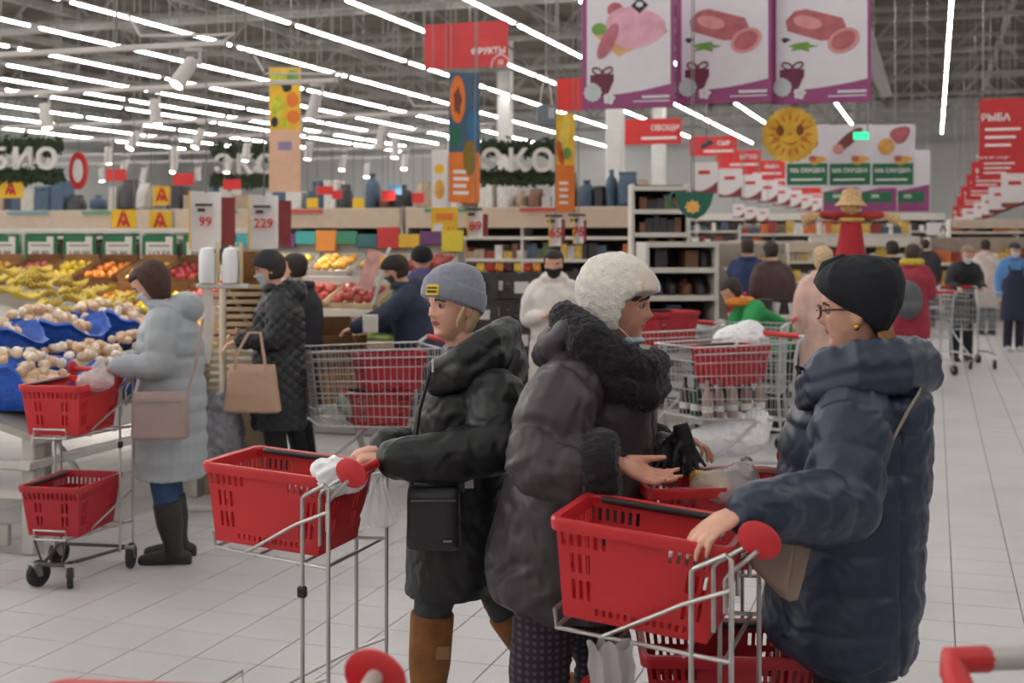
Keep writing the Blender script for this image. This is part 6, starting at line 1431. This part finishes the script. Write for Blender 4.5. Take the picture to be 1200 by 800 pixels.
# promotional displays along the aisle
for q, (px, d, L, hgt, lb, lv) in enumerate(((850, 21, 2.0, 1.6, 'shelving with bakery goods left of the aisle', (.4, .8, 1.2)), (900, 26, 2.2, 1.6, 'shelving with jars left of the aisle, farther back', (.4, .8, 1.2)), (965, 31, 4.0, 2.0, 'shelving with bright packets far down the aisle', (.5, .95, 1.4, 1.75)), (1012, 27, 2.2, 1.7, 'low shelving of sweets behind the straw doll', (.4, .8, 1.2)), (1165, 24, 2.4, 1.7, 'shelving of red packets at the right of the aisle', (.4, .8, 1.2)), (1190, 30, 3.0, 2.1, 'shelving of crates far right of the aisle', (.5, .95, 1.4, 1.8)), (1075, 44, 7, 2.2, 'shelving across the far end of the aisle', (.5, .95, 1.4, 1.85)), (930, 40, 9, 2.4, 'long shelving far beyond the price flags', (.5, .95, 1.4, 1.85)))):
    p = W(px, d); gondola(lb, p, TH*.5, L, hgt, lv, .5, (hgt-.2, hgt) if q % 2 else None, (SRED2, GB, SRED, GW)[q % 4], back=mat('gondola_back', (158, 148, 138), .7, var=.06))
    goods('goods on the '+lb, p, TH*.5, L, lv, .4, (.14, .32), (.08, .26), 70+q, [(0, 3, 8, 5, 9), (5, 0, 8, 3), (1, 5, 3, 9, 2), (9, 3, 1, 5), (1, 9, 1, 3), (8, 9, 3), (0, 5, 7, 2), (5, 0, 2, 7, 1)][q])
# entrance sign far down the aisle
t, k, th = panel('entrance_sign', 'white board with a dark letter far down the aisle', 'sign', 1102, 268, 33, 30, 15, SWHT, wires=False); lett(t, k, th, 'А', 11, 3, 0, INKB); MB().box((0, .05, -1.0), (.12, .06, 2.0)).build('pole', GW, t)
# low table of jars, cups, white goods near the bent shopper
t = thing('display_table', 'low pale table of cups and tins behind the navy coat woman', 'table', W(935, 14.6), TH)
MB().box((0, 0, .82), (1.5, .7, .05), bev=.01).build('tabletop', GW, t)
for x in (-.68, .68):
    for y in (-.3, .3): MB().box((x, y, .4), (.05, .05, .8)).build('leg', GW, t)
cup = MB().lathe([(.002, 0), (.035, 0), (.05, .1), (.046, .1), (.032, .01), (.002, .01)], n=14).mesh('cup', SWHT); tin = MB().lathe([(.002, 0), (.06, 0), (.062, .01), (.06, .02), (.06, .12), (.062, .13), (.05, .135), (.002, .135)], n=14).mesh('tin', goods_m[7])
for j in range(8):
    p = W(897+j*11, 14.45+.1*(j % 3), .848); o = inst(cup if j % 2 else tin, 'cup' if j % 2 else 'tin', None, p, (0, 0, 0), 1.3)
    tag(o, ('white cup' if j % 2 else 'dark tin')+' standing on the low display table', 'cup' if j % 2 else 'tin', 'cups on the low table' if j % 2 else 'tins on the low table')
t = thing('display_bin', 'dark low bin of white jars with a pink foot in the aisle', 'bin', W(935, 12.4), TH)
MB().box((0, 0, .3), (.62, .45, .5), bev=.01).build('bin_body', mat('bin_navy', (44, 46, 58), .6), t); MB().box((0, -.01, .05), (.68, .5, .08), bev=.01).build('bin_foot', mat('bin_pink', (190, 130, 140), .6), t); MB().box((0, -.01, .56), (.66, .48, .05), bev=.01).build('bin_rim', mat('bin_pink', (190, 130, 140), .6), t)
dot = MB().lathe([(.002, -.006), (.04, -.006), (.04, .006), (.002, .006)], n=14, R=Matrix.Rotation(math.pi/2, 3, 'X')).mesh('print_jar', SWHT)
for i in range(5):
    for j in range(3): inst(dot, 'print_jar', t, (-.23+i*.115, -.23, .16+j*.14))
for j in range(10):
    o = inst(tin, 'jar', None, W(912+(j % 5)*11, 12.35+.13*(j//5), .565), (0, 0, 0), .8); o.data = tin; tag(o, 'dark lidded jar standing in the low bin with a pink foot', 'jar', 'jars in the low bin')
t = thing('display_table', 'long white tray table left of the bent green shopper', 'table', W(842, 12.9), TH); MB().box((0, 0, .7), (1.0, .6, .05), bev=.01).build('tabletop', GW, t); MB().box((0, 0, .34), (1.1, .5, .68), bev=.02).build('base', SKB, t)
for j in range(5): tag(MB().box((0, 0, .08), (.2, .3, .14), bev=.02).box((0, 0, .16), (.16, .24, .03), bev=.01).build('packet', goods_m[(0, 8, 5, 6, 7)[j]], None, W(814+j*14, 12.8, .728), (0, 0, TH)), 'wrapped packet on the white tray table, %s from the left' % ordn[j], 'packet', 'packets on the tray table')
# straw hat doll on a stand
t = thing('straw_doll', 'straw scarecrow doll in a red dress and straw hat', 'doll', W(997, 12.9), TH)
STR = mat('straw', (206, 170, 120), .9, var=.2, vs=30, bump=.4, bs=60); DR = mat('doll_red', (176, 30, 40), .7, var=.1)
MB().tube([(0, 0, 0), (0, 0, 1.5)], .025, 8).build('pole', WOOD, t)
MB().lathe([(.01, 1.42), (.15, 1.42), (.14, 1.6), (.115, 1.78), (.10, 1.9), (.02, 1.92)], n=18).build('dress', DR, t)
MB().tube([(-.28, 0, 1.95), (0, 0, 1.93), (.3, 0, 1.95)], [.04, .05, .04], 10, rnd=True).build('arms', mat('doll_sleeve', (160, 50, 40), .8, var=.3, vs=12), t)
for s in (-1, 1): MB().lathe([(.015, 0), (.03, .02), (.05, .12), (.06, .17), (.01, .16)], (s*.32, 0, 1.95), 9, Matrix.Rotation(s*1.9, 3, 'Y')).build('straw_hand', STR, t)
inst(remeshed(MB().ell((0, 0, 2.06), (.11, .1, .12)), 'head', STR, .015, 2, lambda p: .006*snoise(p, 30, 3)), 'head', t)
MB().lathe([(.002, 2.2), (.07, 2.19), (.1, 2.12), (.105, 2.08), (.155, 2.04), (.16, 2.045), (.11, 2.1), (.08, 2.2), (.01, 2.22)], n=18).build('straw_hat', STR, t)
MB().tube([(.12*math.cos(a), .12*math.sin(a), 1.9) for a in np.linspace(0, 6.28, 14, endpoint=False)], .02, 6, closed=True).build('belt', mat('doll_belt', (206, 170, 90), .7), t)
MB().box((0, 0, .02), (.5, .5, .04), bev=.01).build('foot', WOOD, t)
# ============================================================ other shoppers
QB = mat('coat_quilt_black', (32, 34, 38), .42, var=.12, bump=.3, bs=10, ridge=True)
PG = mat('coat_pale_grey', (160, 165, 170), .5, var=.05, bump=.5, bs=8, ridge=True)
# woman in the pale grey puffer at the onions
t, M, v, fw, sx = figure('woman in a long pale grey puffer coat picking onions at the stand', 200, 6.9, 186, 1.60, PG, (48, 74, 112), (40, 38, 38), None, (70, 48, 38), (206, 212, 222), ('cart', 'cart'), .04, .49, vox=.0075, quilt=.10, hood=True, look=.55, width=1.08, long_hair=True, boots=mat('boot_black', (42, 40, 40), .55, var=.1))
tbag = handbag('dusty pink shoulder bag on the pale grey puffer coat', WP(188, 514, 6.52), TH+.1, .29, .10, .24, mat('leather_dusty', (158, 136, 132), .5, var=.06, bump=.1, bs=60), .96, [dict(p=[(.13, 0, .22), (.17, .02, .36), (.20, .1, .6)], r=.009), dict(p=[(-.13, 0, .22), (-.12, .06, .3)], r=.009)])
# woman in the black quilted coat and beanie
def qd(p): return .004*snoise(p, 9, 3)-.006*(np.exp(-(((p[:, 0]+p[:, 2]) % .07-.035)/.009)**2)+np.exp(-(((p[:, 0]-p[:, 2]) % .07-.035)/.009)**2))
t, M, v, fw, sx = figure('woman in a black diamond quilted coat and dark ribbed beanie', 327, 8.35, 192, 1.63, QB, (30, 30, 34), (28, 28, 30), ('beanie', (52, 50, 52)), (60, 44, 36), (190, 200, 208), ('chest', 'cart'), .0, .52, vox=.009, hood=True, look=.1, width=1.05)
for c in t.children:
    if c.name.startswith('coat'):
        me = c.data; n = len(me.vertices); co = np.empty(n*3); nr = np.empty(n*3); me.vertices.foreach_get('co', co); me.vertex_normals.foreach_get('vector', nr)
        co = co.reshape(-1, 3); co += nr.reshape(-1, 3)*qd(co)[:, None]; me.vertices.foreach_set('co', co.ravel()); me.update()
handbag('tan leather tote bag hanging from the quilted sleeve', WP(296, 483, 8.02), TH-.1, .36, .13, .30, mat('leather_tan', (186, 150, 128), .5, var=.05, bump=.1, bs=50), .82, [dict(p=[(x, -.05, .27) for x in (-.1,)]+[(-.09, -.05, .36), (-.02, -.02, .5), (.05, 0, .5), (.09, -.05, .34), (.1, -.05, .27)], r=.011)], False)
figure('dark haired person half hidden behind the black quilted coat', 352, 9.6, 170, 1.60, (40, 40, 46), (34, 34, 38), (190, 150, 60), None, (52, 40, 34), None, 'down', 0, .5)
# navy jacket shopper with the trolley, child in purple
figure('shopper in a navy jacket and dark cap beside the wire trolley', 484, 9.65, 190, 1.6, (40, 50, 72), (38, 40, 48), (40, 38, 38), ('hat', (46, 40, 40)), (60, 44, 36), (70, 70, 76), ('cart', 'reach'), .16, .55, hood=True, look=.3)
tag(MB().box((0, 0, 0), (.11, .02, .13), bev=.004).box((0, -.012, .03), (.08, .004, .02)).build('notepad', PAPW, None, WP(434, 379, 9.3), (.1, 0, TH)), 'blank white sheet held up by the navy jacket shopper', 'paper')
figure('person in a purple and navy jacket and black beanie beside the apples', 496, 10.5, 100, 1.66, (72, 66, 110), (40, 40, 50), (40, 38, 38), ('full', (28, 28, 30)), None, None, 'cart', .2, .55, hood=True)
figure('woman in a long white hooded coat and black face mask', 649, 10.4, 268, 1.62, (222, 214, 206), (210, 204, 198), (90, 84, 80), None, (34, 28, 26), (40, 40, 44), 'chest', 0, .25, hood=True, quilt=.03, look=.15)
figure('person in a long grey brown coat beside the white shelving', 832, 14.6, 120, 1.62, (112, 102, 94), (60, 56, 54), (40, 38, 38), None, (190, 170, 140), None, 'cart', 0, .3)
figure('man in a navy blue waistcoat standing back to the aisle', 876, 15.8, 80, 1.7, (40, 58, 96), (44, 44, 50), (40, 38, 38), None, (70, 54, 44), None, 'cart', .1, .6)
figure('person in a plum brown coat behind the bent green shopper', 905, 15.0, 95, 1.66, (86, 66, 64), (44, 40, 42), (40, 38, 38), ('hat', (70, 58, 56)), (60, 46, 40), None, 'down', 0, .4)
figure('shopper bending forward in a bright green jacket with an orange collar', 905, 11.4, 190, 1.62, (46, 152, 84), (44, 44, 52), (40, 38, 38), None, (50, 40, 36), None, 'low', 1.0, .75, scarf=(226, 140, 50), look=.6)
figure('woman in a pale pink coat with blond hair behind the turban', 966, 11.0, 95, 1.64, (214, 178, 164), (150, 130, 124), (90, 80, 76), None, (206, 178, 138), None, 'down', 0, .35)
t, M, v, fw, sx = figure('shopper in a red jacket and yellow scarf carrying a grey rucksack', 1068, 14.6, 60, 1.64, (160, 48, 66), (40, 40, 46), (60, 60, 64), None, (70, 54, 48), (226, 220, 214), 'cart', .1, .6, scarf=(206, 180, 70))
tag(remeshed is not None and inst(remeshed(MB().ell((0, 0, .2), (.17, .12, .22)).ell((0, -.05, .12), (.13, .1, .1)), 'rucksack', mat('rucksack_grey', (96, 98, 104), .7, var=.1), .014, 3, lambda p: .006*snoise(p, 12, 2)), 'rucksack', None, W(1064, 14.35, .82), (0, 0, TH)), 'grey rucksack on the back of the red jacket shopper', 'rucksack')
figure('man in a black coat leaning over the handle of his trolley', 1127, 17.75, 268, 1.66, (44, 44, 48), (40, 40, 44), (36, 36, 36), None, (150, 130, 110), (214, 216, 220), 'cart', .5, .55, look=.3)
figure('shop worker in a blue shirt and long navy apron walking the aisle', 1188, 19.3, 262, 1.62, (84, 132, 184), (40, 42, 52), (190, 190, 192), ('cap', (64, 66, 74)), (60, 50, 44), (206, 210, 214), 'down', 0, .82, apron=(38, 44, 66), coat_name='shirt')
for q, (px, d, c, lb, yw, ht) in enumerate(((1086, 24, (50, 50, 56), 'dark coated shopper far down the aisle beside the red jacket', 80, None), (1101, 27, (60, 52, 50), 'distant shopper in a brown coat under the white board', 270, ('hat', (40, 40, 44))), (1113, 29, (44, 46, 60), 'distant shopper in dark blue under the white board', 90, None), (1126, 25, (62, 50, 52), 'distant shopper in a maroon coat beside the leaning man', 100, ('hat', (60, 56, 56))), (1139, 28, (150, 50, 50), 'distant shopper in a red coat near the shop worker', 270, None), (1156, 22.5, (206, 190, 180), 'distant shopper in a cream coat beside the shop worker', 90, None), (1047, 17.0, (34, 34, 38), 'shopper with black hair behind the turban', 90, None), (1075, 31, (80, 80, 86), 'distant shopper in grey far beyond the rucksack', 90, None))):
    figure(lb, px, d, yw, 1.66, c, (40, 40, 46), (40, 38, 38), ht, (50, 40, 36), None, 'cart' if q % 2 else 'down', .05, .5, vox=.018)
bpy.data.scenes.remove(TMP)
